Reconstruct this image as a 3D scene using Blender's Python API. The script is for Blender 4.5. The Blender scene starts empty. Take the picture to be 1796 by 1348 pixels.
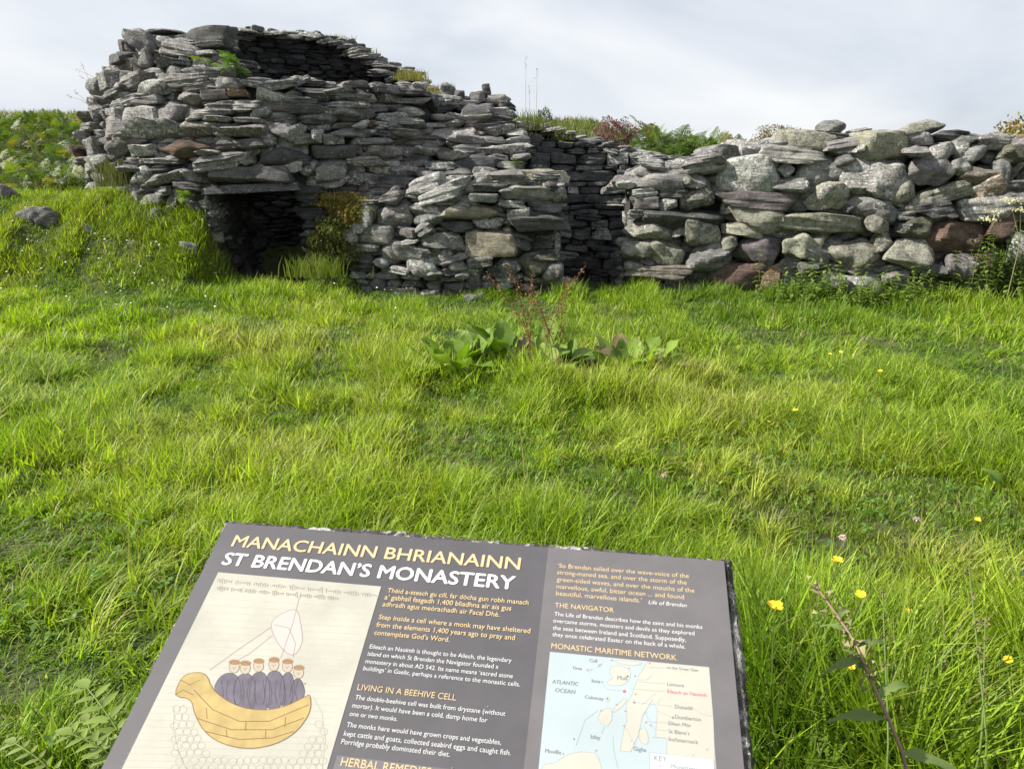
import bpy, math, random
import numpy as np
from mathutils import Vector

# ------------------------------------------------------------------ camera, sky, sun
scene = bpy.context.scene
PW, PH, FPX, PITCH, EYE = 1796.0, 1348.0, 1246.0, math.radians(18.0), 1.6
cam_data = bpy.data.cameras.new("camera")
cam = bpy.data.objects.new("camera", cam_data)
scene.collection.objects.link(cam)
cam.location = (0, 0, EYE)
cam.rotation_euler = (math.pi / 2 - PITCH, 0, 0)
cam_data.sensor_width = 36.0
cam_data.lens = FPX / PW * 36.0
cam_data.clip_start = 0.02
cam_data.clip_end = 3000
cam_data.dof.use_dof = True
cam_data.dof.focus_distance = 2.6
cam_data.dof.aperture_fstop = 13.0
scene.camera = cam

SUN = Vector((-0.78, -0.04, 0.62)).normalized()
sun_data = bpy.data.lights.new("sun", 'SUN')
sun_data.energy = 5.0
sun_data.angle = math.radians(0.5)
sun_data.color = (1.0, 0.945, 0.85)
sun = bpy.data.objects.new("sun", sun_data)
sun.rotation_euler = SUN.to_track_quat('Z', 'Y').to_euler()
scene.collection.objects.link(sun)

world = bpy.data.worlds.new("World")
scene.world = world
world.use_nodes = True
wt = world.node_tree
wt.nodes.clear()


def wn(kind, **kw):
    n = wt.nodes.new(kind)
    for k, v in kw.items():
        setattr(n, k, v)
    return n


w_out = wn('ShaderNodeOutputWorld')
w_bg = wn('ShaderNodeBackground')
w_bg.inputs[1].default_value = 0.060
w_sky = wn('ShaderNodeTexSky', sky_type='NISHITA', sun_disc=False)
w_sky.sun_elevation = math.asin(SUN.z)
w_sky.sun_rotation = math.atan2(SUN.x, SUN.y)
w_tc = wn('ShaderNodeTexCoord')
w_map = wn('ShaderNodeMapping')
w_map.inputs['Scale'].default_value = (1.0, 1.0, 2.6)
w_map.inputs['Location'].default_value = (0.35, 0.2, 0.1)
w_n1 = wn('ShaderNodeTexNoise')
w_n1.inputs['Scale'].default_value = 2.1
w_n1.inputs['Detail'].default_value = 6
w_n1.inputs['Roughness'].default_value = 0.5
w_n1.inputs['Distortion'].default_value = 0.4
w_r1 = wn('ShaderNodeValToRGB')                       # how bright the cloud layer is
e = w_r1.color_ramp.elements
e[0].position, e[0].color = 0.30, (5.2, 5.75, 6.65, 1)
e[1].position, e[1].color = 0.68, (8.6, 8.75, 8.9, 1)
w_n2 = wn('ShaderNodeTexNoise')
w_n2.inputs['Scale'].default_value = 1.3
w_n2.inputs['Detail'].default_value = 4
w_r2 = wn('ShaderNodeValToRGB')                       # how closed the cloud layer is
e = w_r2.color_ramp.elements
e[0].position, e[0].color = 0.36, (0.72, 0.72, 0.72, 1)
e[1].position, e[1].color = 0.55, (0.97, 0.97, 0.97, 1)
w_mix = wn('ShaderNodeMixRGB')
L = wt.links.new
L(w_tc.outputs['Generated'], w_map.inputs[0])
L(w_map.outputs[0], w_n1.inputs[0])
L(w_map.outputs[0], w_n2.inputs[0])
L(w_n1.outputs[0], w_r1.inputs[0])
L(w_n2.outputs[0], w_r2.inputs[0])
L(w_r2.outputs[0], w_mix.inputs[0])
L(w_sky.outputs[0], w_mix.inputs[1])
L(w_r1.outputs[0], w_mix.inputs[2])
L(w_mix.outputs[0], w_bg.inputs[0])
L(w_bg.outputs[0], w_out.inputs[0])

scene.view_settings.view_transform = 'Standard'
scene.view_settings.look = 'None'
scene.view_settings.exposure = 1.0
scene.view_settings.gamma = 1.0
scene.render.engine = 'CYCLES'
scene.cycles.max_bounces = 6
scene.cycles.transparent_max_bounces = 4

# ------------------------------------------------------------------ helpers
random.seed(7)
RNG = np.random.default_rng(11)
COL = scene.collection
CP, SP = math.cos(PITCH), math.sin(PITCH)
CAM = np.array([0, 0, EYE])


def ray(px, py):
    u, v = (px - PW / 2) / FPX, (PH / 2 - py) / FPX
    return np.array([u, CP + v * SP, -SP + v * CP])


def at(px, py, y):
    d = ray(px, py)
    return CAM + d * (y / d[1])


def smooth(x):
    x = np.clip(x, 0, 1)
    return x * x * (3 - 2 * x)


_wr = np.random.default_rng(5)
_WAVES = [(_wr.normal(size=2) * f, _wr.uniform(0, 6.28), a) for f, a in
          [(0.5, 1), (0.9, .8), (1.4, .6), (2.3, .5), (3.4, .35), (5.1, .25), (7.5, .16), (11, .1)] for _ in range(3)]


def noise2(x, y, scale=1.0, off=0.0):
    s = 0
    for w, p, a in _WAVES:
        s = s + a * np.sin(w[0] * x * scale + w[1] * y * scale + p + off)
    return s / 4.0


C1 = np.array([-3.55, 12.6])        # centre of the standing beehive cell
C2 = np.array([0.9, 7.9])           # centre of the ruined cell beside it


def H(x, y):
    """height of the ground"""
    x, y = np.asarray(x, float), np.asarray(y, float)
    near = smooth((y - 1.0) / 3.0)
    h = 0.05 * noise2(x, y, .9) * (0.3 + near) * smooth((30 - y) / 10)
    wx = smooth((-3.68 - x) / 0.34 + 0.10 * noise2(x, y, 2.0))
    edge = 8.05 + 0.25 * noise2(x, y * 0, 1.3)
    r1 = np.hypot(x - C1[0], y - C1[1])
    wx = wx * np.where(y < 12.6, smooth((r1 - 2.65) / .35), 1) * np.where(r1 < 2.6, 0, 1)
    h = h + 1.02 * wx * smooth((y - edge) / 1.75) * (0.93 + 0.07 * noise2(x, y, 2.2))
    h = h + 0.55 * smooth((x + 2.72) / .3) * smooth((-1.9 - x) / .6) * smooth((y - 8.75) / .8) * smooth((10.2 - y) / .5)
    door = smooth((x + 3.85) / .15) * smooth((-2.72 - x) / .15) * smooth((y - 8.8) / .5)
    h = h - 0.12 * door * smooth((12.6 - y) / 1)
    h = h - .55 * smooth((2.5 - r1) / .4) * smooth((y - 10.6) / .5)
    gap = smooth((x - 0.55) / .3) * smooth((1.65 - x) / .3) * smooth((y - 9.0) / 1.0)
    gap = np.maximum(gap * (y < 11), smooth((x + .4) / .5) * smooth((2.3 - x) / .5) * smooth((y - 9.6) / .8) * smooth((12.3 - y) / .3))
    h = h - 0.45 * gap
    h = h - .13 * smooth((y - 6.3) / 1.8) * smooth((x + 3.0) / .8) * smooth((12.5 - y) / 1)
    back = smooth((y - 12.6) / 1.2) * smooth((np.hypot(x - C1[0], y - C1[1]) - 2.5) / 1.0)
    hill = 0.95 + 1.35 * smooth((y - 13) / 12) + 0.55 * smooth((y - 22) / 14) + 0.10 * noise2(x, y, .35)
    hill = hill + 0.30 * smooth((-7 - x) / 6) * smooth((y - 13) / 5)
    hill = hill - 1.35 * smooth((x - 3.0) / 2.0) * smooth((y - 14.5) / 6) * (1 - smooth((x - 10) / 4) * smooth((22 - y) / 5))
    hill = hill - 12 * smooth((y - 42) / 120)
    left = smooth((-6.0 - x) / 1.5) * smooth((y - 11.0) / 2)
    right = smooth((x - 7.5) / 2.0) * smooth((y - 10.0) / 4)
    h = h + (hill - h) * np.maximum(np.maximum(back, left), right * .9)
    return h


def ground_hit(px, py, lift=0.0):
    d = ray(px, py)
    t = np.arange(0.8, 40, 0.01)
    P = CAM[None] + d[None] * t[:, None]
    below = P[:, 2] < H(P[:, 0], P[:, 1]) + lift
    k = int(np.argmax(below)) if below.any() else len(t) - 1
    return P[k]


def tag(o, label=None, cat=None, group=None, kind=None):
    if label:
        o['label'] = label
    if cat:
        o['category'] = cat
    if group:
        o['group'] = group
    if kind:
        o['kind'] = kind
    return o


def thing(name, loc, label, cat, group=None):
    o = bpy.data.objects.new(name, None)
    o.empty_display_size = .1
    o.location = loc
    COL.objects.link(o)
    o['origin'] = [float(c) for c in loc]
    return tag(o, label, cat, group)


def world_loc(o):
    p = Vector(o.location)
    while o.parent:
        o = o.parent
        p = p + Vector(o.location)
    return p


def build(name, V, F, mat, parent=None, smooth_angle=None, colors=None, floats=None, origin=None):
    """V world coordinates (n,3), F list or (m,4)/(m,3) array -> one linked mesh object"""
    V = np.asarray(V, float)
    if origin is None:
        origin = V.mean(0)
        origin = np.array([origin[0], origin[1], V[:, 2].min()])
    me = bpy.data.meshes.new(name)
    Vl = V - origin
    if isinstance(F, np.ndarray):
        n, k = F.shape
        me.vertices.add(len(Vl))
        me.vertices.foreach_set('co', Vl.astype(np.float32).ravel())
        me.loops.add(n * k)
        me.loops.foreach_set('vertex_index', F.astype(np.int32).ravel())
        me.polygons.add(n)
        me.polygons.foreach_set('loop_start', np.arange(0, n * k, k, dtype=np.int32))
        me.polygons.foreach_set('loop_total', np.full(n, k, np.int32))
        me.update(calc_edges=True)
    else:
        me.from_pydata([tuple(v) for v in Vl], [], F)
        me.update()
    if smooth_angle is None:
        soft = mat in (M_LEAF, M_GRASS)
        me.polygons.foreach_set('use_smooth', np.full(len(me.polygons), soft))
    if smooth_angle is not None:
        me.polygons.foreach_set('use_smooth', np.ones(len(me.polygons), bool))
        if smooth_angle < 170:
            me.set_sharp_from_angle(angle=math.radians(smooth_angle))
    if colors is not None:
        a = me.attributes.new('tint', 'FLOAT_COLOR', 'POINT')
        c = np.ones((len(Vl), 4), np.float32)
        c[:, :3] = colors
        a.data.foreach_set('color', c.ravel())
    if floats is not None:
        for k2, arr in floats.items():
            a = me.attributes.new(k2, 'FLOAT', 'POINT')
            a.data.foreach_set('value', np.asarray(arr, np.float32).ravel())
    for m in (mat if isinstance(mat, (list, tuple)) else [mat]):
        me.materials.append(m)
    o = bpy.data.objects.new(name, me)
    COL.objects.link(o)
    if parent is not None:
        o.parent = parent
        o.location = Vector(origin) - world_loc(parent)
    else:
        o.location = origin
    return o


class MB:
    """collects pieces of one mesh"""

    def __init__(self):
        self.V, self.F, self.C, self.n = [], [], [], 0

    def add(self, V, F, col=None):
        V = np.asarray(V, float)
        self.V.append(V)
        if isinstance(F, np.ndarray):
            self.F.extend((F + self.n).tolist())
        else:
            self.F.extend([[i + self.n for i in f] for f in F])
        if col is not None:
            self.C.append(np.broadcast_to(np.asarray(col, float), (len(V), 3)))
        self.n += len(V)

    def out(self, name, mat, parent=None, **kw):
        V = np.concatenate(self.V)
        F = self.F
        if len({len(f) for f in F}) == 1:
            F = np.array(F)
        return build(name, V, F, mat, parent, colors=np.concatenate(self.C) if self.C else None, **kw)


def tube(pts, rad, seg=6):
    pts = np.asarray(pts, float)
    n = len(pts)
    rad = np.broadcast_to(rad, n)
    V, F = [], []
    for i in range(n):
        d = pts[min(i + 1, n - 1)] - pts[max(i - 1, 0)]
        d = d / (np.linalg.norm(d) + 1e-9)
        a = np.cross(d, [0.3, 1, 0.2])
        a /= np.linalg.norm(a)
        b = np.cross(d, a)
        for k in range(seg):
            t = 2 * math.pi * k / seg
            V.append(pts[i] + rad[i] * (a * math.cos(t) + b * math.sin(t)))
    for i in range(n - 1):
        for k in range(seg):
            F.append([i * seg + k, i * seg + (k + 1) % seg, (i + 1) * seg + (k + 1) % seg, (i + 1) * seg + k])
    return np.array(V), F


# ------------------------------------------------------------------ materials
def material(name):
    m = bpy.data.materials.new(name)
    m.use_nodes = True
    nt = m.node_tree
    nt.nodes.clear()
    out = nt.nodes.new('ShaderNodeOutputMaterial')

    def N(kind, **ins):
        n = nt.nodes.new(kind)
        for k, v in ins.items():
            k2 = k.replace('_', ' ')
            if k2 in n.inputs:
                n.inputs[k2].default_value = v
            else:
                setattr(n, k, v)
        return n
    return m, nt, N, out


def simple(name, col, rough=.8, spec=.3):
    m, nt, N, out = material(name)
    b = N('ShaderNodeBsdfPrincipled', Base_Color=(*col, 1), Roughness=rough)
    b.inputs['Specular IOR Level'].default_value = spec
    nt.links.new(b.outputs[0], out.inputs[0])
    return m


def ramp(N, p0, c0, p1, c1):
    r = N('ShaderNodeValToRGB')
    el = r.color_ramp.elements
    el[0].position, el[0].color = p0, c0
    el[1].position, el[1].color = p1, c1
    return r


def stone_material():
    m, nt, N, out = material("lichened_stone")
    ln = nt.links.new
    geo = N('ShaderNodeNewGeometry')
    tint = N('ShaderNodeAttribute', attribute_name='tint')
    lw = N('ShaderNodeAttribute', attribute_name='lichen_white')
    ly = N('ShaderNodeAttribute', attribute_name='lichen_yellow')
    # grain and bedding
    n1 = N('ShaderNodeTexNoise', Scale=7.0, Detail=8.0, Roughness=.62)
    ln(geo.outputs['Position'], n1.inputs['Vector'])
    mp = N('ShaderNodeMapping')
    mp.inputs['Scale'].default_value = (3, 3, 26)
    ln(geo.outputs['Position'], mp.inputs[0])
    n2 = N('ShaderNodeTexNoise', Scale=1.6, Detail=5.0, Roughness=.6, Distortion=.6)
    ln(mp.outputs[0], n2.inputs['Vector'])
    n3 = N('ShaderNodeTexNoise', Scale=85.0, Detail=4.0, Roughness=.7)
    ln(geo.outputs['Position'], n3.inputs['Vector'])
    r1 = ramp(N, .3, (.48, .48, .5, 1), .72, (1.4, 1.38, 1.34, 1))
    ln(n1.outputs[0], r1.inputs[0])
    r2 = ramp(N, .3, (.62, .62, .62, 1), .65, (1.22, 1.22, 1.22, 1))
    ln(n2.outputs[0], r2.inputs[0])
    r3 = ramp(N, .33, (.5, .5, .5, 1), .66, (1.5, 1.5, 1.5, 1))
    ln(n3.outputs[0], r3.inputs[0])
    cur = tint.outputs['Color']
    for r in (r1, r2, r3):
        mx = N('ShaderNodeMixRGB', blend_type='MULTIPLY', Fac=1.0)
        ln(cur, mx.inputs[1])
        ln(r.outputs[0], mx.inputs[2])
        cur = mx.outputs[0]

    def lichen(scale, lo, hi, attr, colour, cur, detail=6.0, rough=.65, seed=0.0):
        mpp = N('ShaderNodeMapping')
        mpp.inputs['Location'].default_value = (seed, seed * 1.7, seed * .6)
        ln(geo.outputs['Position'], mpp.inputs[0])
        n = N('ShaderNodeTexNoise', Scale=scale, Detail=detail, Roughness=rough)
        ln(mpp.outputs[0], n.inputs['Vector'])
        # threshold falls as the stone carries more lichen
        ad = N('ShaderNodeMath', operation='MULTIPLY_ADD')
        ad.inputs[1].default_value = .26
        ln(attr.outputs['Fac'], ad.inputs[0])
        ln(n.outputs[0], ad.inputs[2])
        mr = N('ShaderNodeMapRange')
        mr.inputs['From Min'].default_value = lo
        mr.inputs['From Max'].default_value = hi
        ln(ad.outputs[0], mr.inputs['Value'])
        br = N('ShaderNodeMixRGB', blend_type='MULTIPLY', Fac=.55)
        br.inputs[1].default_value = (*colour, 1)
        ln(r3.outputs[0], br.inputs[2])
        mx = N('ShaderNodeMixRGB')
        ln(mr.outputs[0], mx.inputs[0])
        ln(cur, mx.inputs[1])
        ln(br.outputs[0], mx.inputs[2])
        return mx.outputs[0]
    cur = lichen(6.5, .70, .80, lw, (.36, .36, .345), cur, detail=9.0, rough=.72, seed=2.0)
    cur = lichen(21.0, .70, .76, lw, (.52, .52, .49), cur, seed=9.0)
    cur = lichen(60.0, .72, .78, lw, (.50, .50, .46), cur, seed=19.0)
    cur = lichen(11.0, .67, .80, ly, (.36, .355, .30), cur, detail=8.0, rough=.75, seed=5.0)
    cur = lichen(30.0, .74, .80, ly, (.31, .32, .20), cur, detail=6.0, seed=15.0)
    b = N('ShaderNodeBsdfPrincipled', Roughness=.92)
    b.inputs['Specular IOR Level'].default_value = .25
    ln(cur, b.inputs['Base Color'])
    ad = N('ShaderNodeMath', operation='ADD')
    ln(n1.outputs[0], ad.inputs[0])
    m2 = N('ShaderNodeMath', operation='MULTIPLY')
    m2.inputs[1].default_value = .55
    ln(n2.outputs[0], m2.inputs[0])
    ln(m2.outputs[0], ad.inputs[1])
    ad2 = N('ShaderNodeMath', operation='MULTIPLY_ADD')
    ad2.inputs[1].default_value = .45
    ln(n3.outputs[0], ad2.inputs[0])
    ln(ad.outputs[0], ad2.inputs[2])
    bp = N('ShaderNodeBump', Strength=1.0, Distance=.05)
    ln(ad2.outputs[0], bp.inputs['Height'])
    ln(bp.outputs[0], b.inputs['Normal'])
    ln(b.outputs[0], out.inputs[0])
    return m


def leaf_material(name, col=None, trans=.35, rough=.55, spec=.35, gain=1.0):
    """leaf colour from the tint attribute (or col), with light passing through"""
    m, nt, N, out = material(name)
    ln = nt.links.new
    if col is None:
        a = N('ShaderNodeAttribute', attribute_name='tint')
        src = a.outputs['Color']
    else:
        a = N('ShaderNodeRGB')
        a.outputs[0].default_value = (*col, 1)
        src = a.outputs[0]
    b = N('ShaderNodeBsdfPrincipled', Roughness=rough)
    b.inputs['Specular IOR Level'].default_value = spec
    ln(src, b.inputs['Base Color'])
    t = N('ShaderNodeBsdfTranslucent')
    mu = N('ShaderNodeMixRGB', blend_type='MULTIPLY', Fac=1.0)
    mu.inputs[2].default_value = (1.4, 1.6, .35, 1)
    ln(src, mu.inputs[1])
    ln(mu.outputs[0], t.inputs[0])
    mx = N('ShaderNodeMixShader', Fac=trans)
    ln(b.outputs[0], mx.inputs[1])
    ln(t.outputs[0], mx.inputs[2])
    ln(mx.outputs[0], out.inputs[0])
    return m


def ground_material():
    m, nt, N, out = material("turf_soil")
    ln = nt.links.new
    geo = N('ShaderNodeNewGeometry')
    n = N('ShaderNodeTexNoise', Scale=6.0, Detail=8.0, Roughness=.7)
    ln(geo.outputs['Position'], n.inputs['Vector'])
    r = ramp(N, .35, (.022, .032, .009, 1), .7, (.062, .088, .02, 1))
    ln(n.outputs[0], r.inputs[0])
    n2 = N('ShaderNodeTexNoise', Scale=.35, Detail=5.0)
    ln(geo.outputs['Position'], n2.inputs['Vector'])
    r2 = ramp(N, .45, (1, 1, 1, 1), .65, (1.7, 1.25, .9, 1))
    ln(n2.outputs[0], r2.inputs[0])
    mx = N('ShaderNodeMixRGB', blend_type='MULTIPLY', Fac=1.0)
    ln(r.outputs[0], mx.inputs[1])
    ln(r2.outputs[0], mx.inputs[2])
    b = N('ShaderNodeBsdfPrincipled', Roughness=1.0)
    ln(mx.outputs[0], b.inputs['Base Color'])
    bp = N('ShaderNodeBump', Strength=.8, Distance=.05)
    ln(n.outputs[0], bp.inputs['Height'])
    ln(bp.outputs[0], b.inputs['Normal'])
    ln(b.outputs[0], out.inputs[0])
    return m


M_STONE = stone_material()
M_LEAF = leaf_material("leaf", trans=.35)
M_GRASS = leaf_material("grass_blade", trans=.42, rough=.5, spec=.28)
M_PETAL_Y = simple("buttercup_petal", (.62, .44, .012), .45, .4)
M_GROUND = ground_material()
M_CORE = simple("packed_rubble_core", (.045, .044, .042), 1.0, .1)  # dark tone stands in for shade in the gaps between stones
M_STEM_R = simple("red_brown_stem", (.17, .075, .04), .8)
M_SEED = simple("rust_seed", (.20, .085, .04), .9)

# ------------------------------------------------------------------ ground: one sheet to the horizon
gx = np.concatenate([-np.geomspace(400, 10.3, 26), np.arange(-10, 10.01, .09), np.geomspace(10.3, 400, 26)])
gy = np.concatenate([-np.geomspace(60, .6, 12), np.arange(-.4, 15, .09), np.geomspace(15.2, 600, 60)])
GX, GY = np.meshgrid(gx, gy)
GZ = H(GX, GY)
nx, ny = len(gx), len(gy)
idx = np.arange(nx * ny).reshape(ny, nx)
GF = np.stack([idx[:-1, :-1], idx[:-1, 1:], idx[1:, 1:], idx[1:, :-1]], -1).reshape(-1, 4)
g = build("ground", np.stack([GX, GY, GZ], -1).reshape(-1, 3), GF, M_GROUND, smooth_angle=180, origin=(0, 0, 0))
tag(g, "rough green turf rising in a bank beside the ruined cell and a hillside behind", kind="structure")


# ------------------------------------------------------------------ rocks
_cs = {}


def cube_sphere(n):
    if n in _cs:
        return _cs[n]
    lin = np.tan(np.linspace(-1, 1, n + 1) * math.pi / 4)
    V, key, F = [], {}, []

    def vid(p):
        k = tuple(np.round(p, 5))
        if k not in key:
            key[k] = len(V)
            V.append(p)
        return key[k]
    for ax in range(3):
        for s in (-1, 1):
            g2 = [[None] * (n + 1) for _ in range(n + 1)]
            for i in range(n + 1):
                for j in range(n + 1):
                    p = [0, 0, 0]
                    p[ax] = s
                    p[(ax + 1) % 3] = lin[i] * s
                    p[(ax + 2) % 3] = lin[j]
                    g2[i][j] = vid(np.array(p, float))
            for i in range(n):
                for j in range(n):
                    F.append([g2[i][j], g2[i + 1][j], g2[i + 1][j + 1], g2[i][j + 1]])
    V = np.array(V)
    V /= np.linalg.norm(V, axis=1)[:, None]
    _cs[n] = (V, np.array(F))
    return _cs[n]


def rock(w, d, h, rng, n=7, style='slab'):
    """local verts of one stone: x along the wall, y into it, z up"""
    D, F = cube_sphere(n)
    ratio = w / max(h, 1e-3)
    planes, off = [], []
    for ax in range(3):
        for s in (-1, 1):
            nn = np.zeros(3)
            nn[ax] = s
            j = {'slab': .20, 'block': .09, 'boulder': .30}[style]
            nn = nn + rng.normal(size=3) * j * np.array([1, .7, 1])
            planes.append(nn / np.linalg.norm(nn))
            off.append(rng.uniform(.84, 1.0))
    k = {'slab': 7, 'block': 4, 'boulder': 11}[style]
    for _ in range(k):
        nn = rng.normal(size=3)
        nn /= np.linalg.norm(nn)
        planes.append(nn)
        sup = np.abs(nn).sum() * rng.uniform(.68, .95) if style != 'boulder' else rng.uniform(.84, 1.12)
        off.append(sup)
    P, O = np.array(planes), np.array(off)
    p = {'slab': 16, 'block': 24, 'boulder': 18}[style]
    s = np.maximum(D @ P.T, 0) / O[None]
    r = (s ** p).sum(1) ** (-1.0 / p)
    V = D * r[:, None]
    half = np.array([w, d, h]) / 2
    # pointed or wedge-shaped ends on slabs
    if style == 'slab':
        tp = rng.uniform(-.20, .20)
        V[:, 2] *= 1 + tp * V[:, 0] - .06 * V[:, 0] ** 2
        V[:, 2] += rng.uniform(-.12, .12) * (V[:, 0] ** 2 - .4)
    V = V * half
    # lumps, then bedding ledges
    amp = min(h, w) * (.05 if style != 'block' else .03)
    for f in (2.2, 5.0, 10.0):
        for _ in range(3):
            wv = rng.normal(size=3) * f / (0.55 * (h + w) / 2 + .05)
            V = V + D * (amp / f * 2.0 * np.sin(V @ wv + rng.uniform(0, 6.3)))[:, None]
    if style == 'slab' and h > .05:
        ph = rng.uniform(0, 6.3, 2)
        q = np.sin(V[:, 2] / h * 13 + ph[0] + 1.5 * np.sin(V[:, 0] * 5)) + .6 * np.sin(V[:, 2] / h * 27 + ph[1])
        V[:, 1] += np.sign(V[:, 1]) * q * .006
        V[:, 0] += np.sign(V[:, 0]) * q * .006
    return V, F


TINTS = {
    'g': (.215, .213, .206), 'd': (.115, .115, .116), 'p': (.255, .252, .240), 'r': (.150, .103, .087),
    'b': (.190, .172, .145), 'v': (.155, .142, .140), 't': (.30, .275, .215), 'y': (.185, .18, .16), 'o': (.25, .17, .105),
    'k': (.050, .050, .051), 'm': (.12, .122, .09),  # k: lichen-free interior stone, darkened to carry the shade inside the cell
}


def stone_attrs(kind, rng, n):
    c = np.array(TINTS[kind]) * rng.uniform(.78, 1.22) * (1 + rng.normal(size=3) * .018)
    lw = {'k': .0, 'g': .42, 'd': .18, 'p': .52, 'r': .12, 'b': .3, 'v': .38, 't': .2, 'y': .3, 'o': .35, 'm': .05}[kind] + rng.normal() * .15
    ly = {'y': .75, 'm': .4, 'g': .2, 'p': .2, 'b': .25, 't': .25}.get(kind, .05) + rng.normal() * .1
    return c, max(lw, 0), max(ly, 0)


class StoneHeap:
    """many small stones as one mesh"""

    def __init__(self):
        self.V, self.F, self.C, self.W, self.Y, self.n = [], [], [], [], [], 0

    def add(self, V, F, c, lw, ly):
        self.V.append(V)
        self.F.append(F + self.n)
        k = len(V)
        self.C.append(np.tile(c, (k, 1)))
        self.W.append(np.full(k, lw))
        self.Y.append(np.full(k, ly))
        self.n += k

    def out(self, name, parent):
        o = build(name, np.concatenate(self.V), np.concatenate(self.F), M_STONE, parent, smooth_angle=32,
                  colors=np.concatenate(self.C), floats={'lichen_white': np.concatenate(self.W),
                                                         'lichen_yellow': np.concatenate(self.Y)})
        return o


def place_rock(P, nrm, w, h, d, ang, style, rng, n, prot=.04, tilt=0.0):
    """a stone whose front face sits at P, facing nrm; ang = clockwise turn in the face (degrees)"""
    nrm = np.asarray(nrm, float)
    nrm = nrm / np.linalg.norm(nrm)
    t = np.array([-nrm[1], nrm[0], 0])
    t /= np.linalg.norm(t)                       # to the right as seen from the front
    up = np.cross(t, -nrm)
    up = up if up[2] > 0 else -up
    a = math.radians(-ang)
    e1 = math.cos(a) * t + math.sin(a) * up
    e3 = -math.sin(a) * t + math.cos(a) * up
    V, F = rock(w, d, h, rng, n, style)
    if tilt:
        ct, st = math.cos(tilt), math.sin(tilt)
        V = np.stack([V[:, 0], V[:, 1] * ct - V[:, 2] * st, V[:, 1] * st + V[:, 2] * ct], 1)
    ctr = P - nrm * (d / 2 - prot)
    return ctr + V[:, :1] * e1 + V[:, 1:2] * (-nrm) + V[:, 2:] * e3, F


def stone_part(V, F, kind, rng, parent, name='stone', label=None):
    c, lw, ly = stone_attrs(kind, rng, len(V))
    k = len(V)
    o = build(name, V, F, M_STONE, parent, smooth_angle=32, colors=np.tile(c, (k, 1)),
              floats={'lichen_white': np.full(k, lw), 'lichen_yellow': np.full(k, ly)})
    if label:
        o['label'] = label
    return o


PART_LABEL = {'r': 'reddish brown stone', 'o': 'stone stained orange', 't': 'pale tan dressed stone', 'm': 'mossy stone'}


def from_crop(lst, ox, oy, s):
    return [(ox + a[0] / s, oy + a[1] / s, a[2] / s, a[3] / s, a[4], a[5], a[6]) for a in lst]


# ---- surfaces of the masonry
RZ = np.array([-.5, .6, 1.8, 2.5, 3.1, 3.8])
RR = np.array([3.25, 3.25, 3.2, 2.92, 2.40, 2.05])
RI = np.array([2.35, 2.30, 2.15, 1.95, 1.85, 1.75])


def r_out(z):
    return np.interp(z, RZ, RR)


def r_in(z):
    return np.interp(z, RZ, RI)


def rim(th):
    """height of the broken rim of the cell; th degrees, 0 = right, 90 = back, 180 = left, 270 = front"""
    return np.interp(th % 360, [0, 25, 50, 72, 90, 130, 165, 185, 215, 240, 258, 264, 268, 300, 330, 345, 360],
                     [2.30, 2.58, 3.05, 3.46, 3.64, 3.68, 3.22, 2.80, 2.90, 3.06, 3.04, 2.85, 2.48, 2.44, 2.42, 2.36, 2.32])


def inside_cell(P):
    return np.hypot(P[..., 0] - C1[0], P[..., 1] - C1[1]) - r_out(P[..., 2])


def rubble_y(x, z):
    return 9.78 + np.maximum(z - 1.12, 0) * 1.12 + .12 * np.sin(x * 2.3)


def stub_y(x, z):
    return 9.12 + .06 * z + .75 * np.maximum(z - 1.12, 0) + .22 * smooth((-.75 - x) / 1.3)


def right_y(x, z):
    return 9.30 - .21 * (x - 1.4) + .10 * z + .55 * np.maximum(z - 1.55, 0)


def hit(px, py, which):
    d = ray(px, py)
    t = np.arange(5.5, 17, .01)
    P = CAM + d * t[:, None]
    if which == 'cell':
        f = inside_cell(P)
    elif which == 'rubble':
        f = np.minimum(rubble_y(P[:, 0], P[:, 2]) - P[:, 1], inside_cell(P))
    elif which == 'stub':
        f = stub_y(P[:, 0], P[:, 2]) - P[:, 1]
    else:
        f = right_y(P[:, 0], P[:, 2]) - P[:, 1]
    k = int(np.argmax(f < 0)) if (f < 0).any() else int(np.argmin(f))
    return P[k], t[k]


def px_per_m(P):
    d = P - CAM
    depth = d[1] * CP - d[2] * SP
    return FPX / depth


def project(P):
    d = P - CAM
    zc = d[1] * CP - d[2] * SP
    return PW / 2 + FPX * d[0] / zc, PH / 2 - FPX * (d[1] * SP + d[2] * CP) / zc


def hand_stones(lst, which, parent, seed, prot=.05, dmin=.25, covers=None):
    rng = np.random.default_rng(seed)
    for (px, py, w, h, ang, kind, style) in lst:
        P, t = hit(px, py, which)
        s = px_per_m(P)
        W, Hh = w / s * 1.0, h / s * 1.03
        if which == 'cell':
            nr = np.array([P[0] - C1[0], P[1] - C1[1], 0])
            nr /= np.linalg.norm(nr)
            # stones turned away from the viewer look narrower than they are
            vd = np.array([P[0], P[1]]) / np.hypot(P[0], P[1])
            cosv = abs(nr[0] * vd[0] + nr[1] * vd[1])
            if abs(ang) > 45:
                Hh = min(Hh / max(cosv, .6), .4)
            else:
                W = min(W / max(cosv, .74), .75)
        elif which == 'right':
            nr = np.array([-.21, -1, 0])
        elif which == 'stub':
            nr = np.array([-.06 - .25 * float(P[0] < -.9), -1, 0])
        else:
            nr = np.array([.0, -1, 0])
        d = max(dmin, min(.5, .75 * W)) * rng.uniform(.9, 1.15)
        V, F = place_rock(P, nr, W, Hh, d, ang, style, rng, 12 if W * s > 60 else 9, prot + rng.uniform(-.03, .045),
                          rng.normal() * .05)
        stone_part(V, F, kind, rng, parent, label=PART_LABEL.get(kind))
        if covers is not None:
            covers.append((px, py, w * .5, h * .5))


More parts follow.
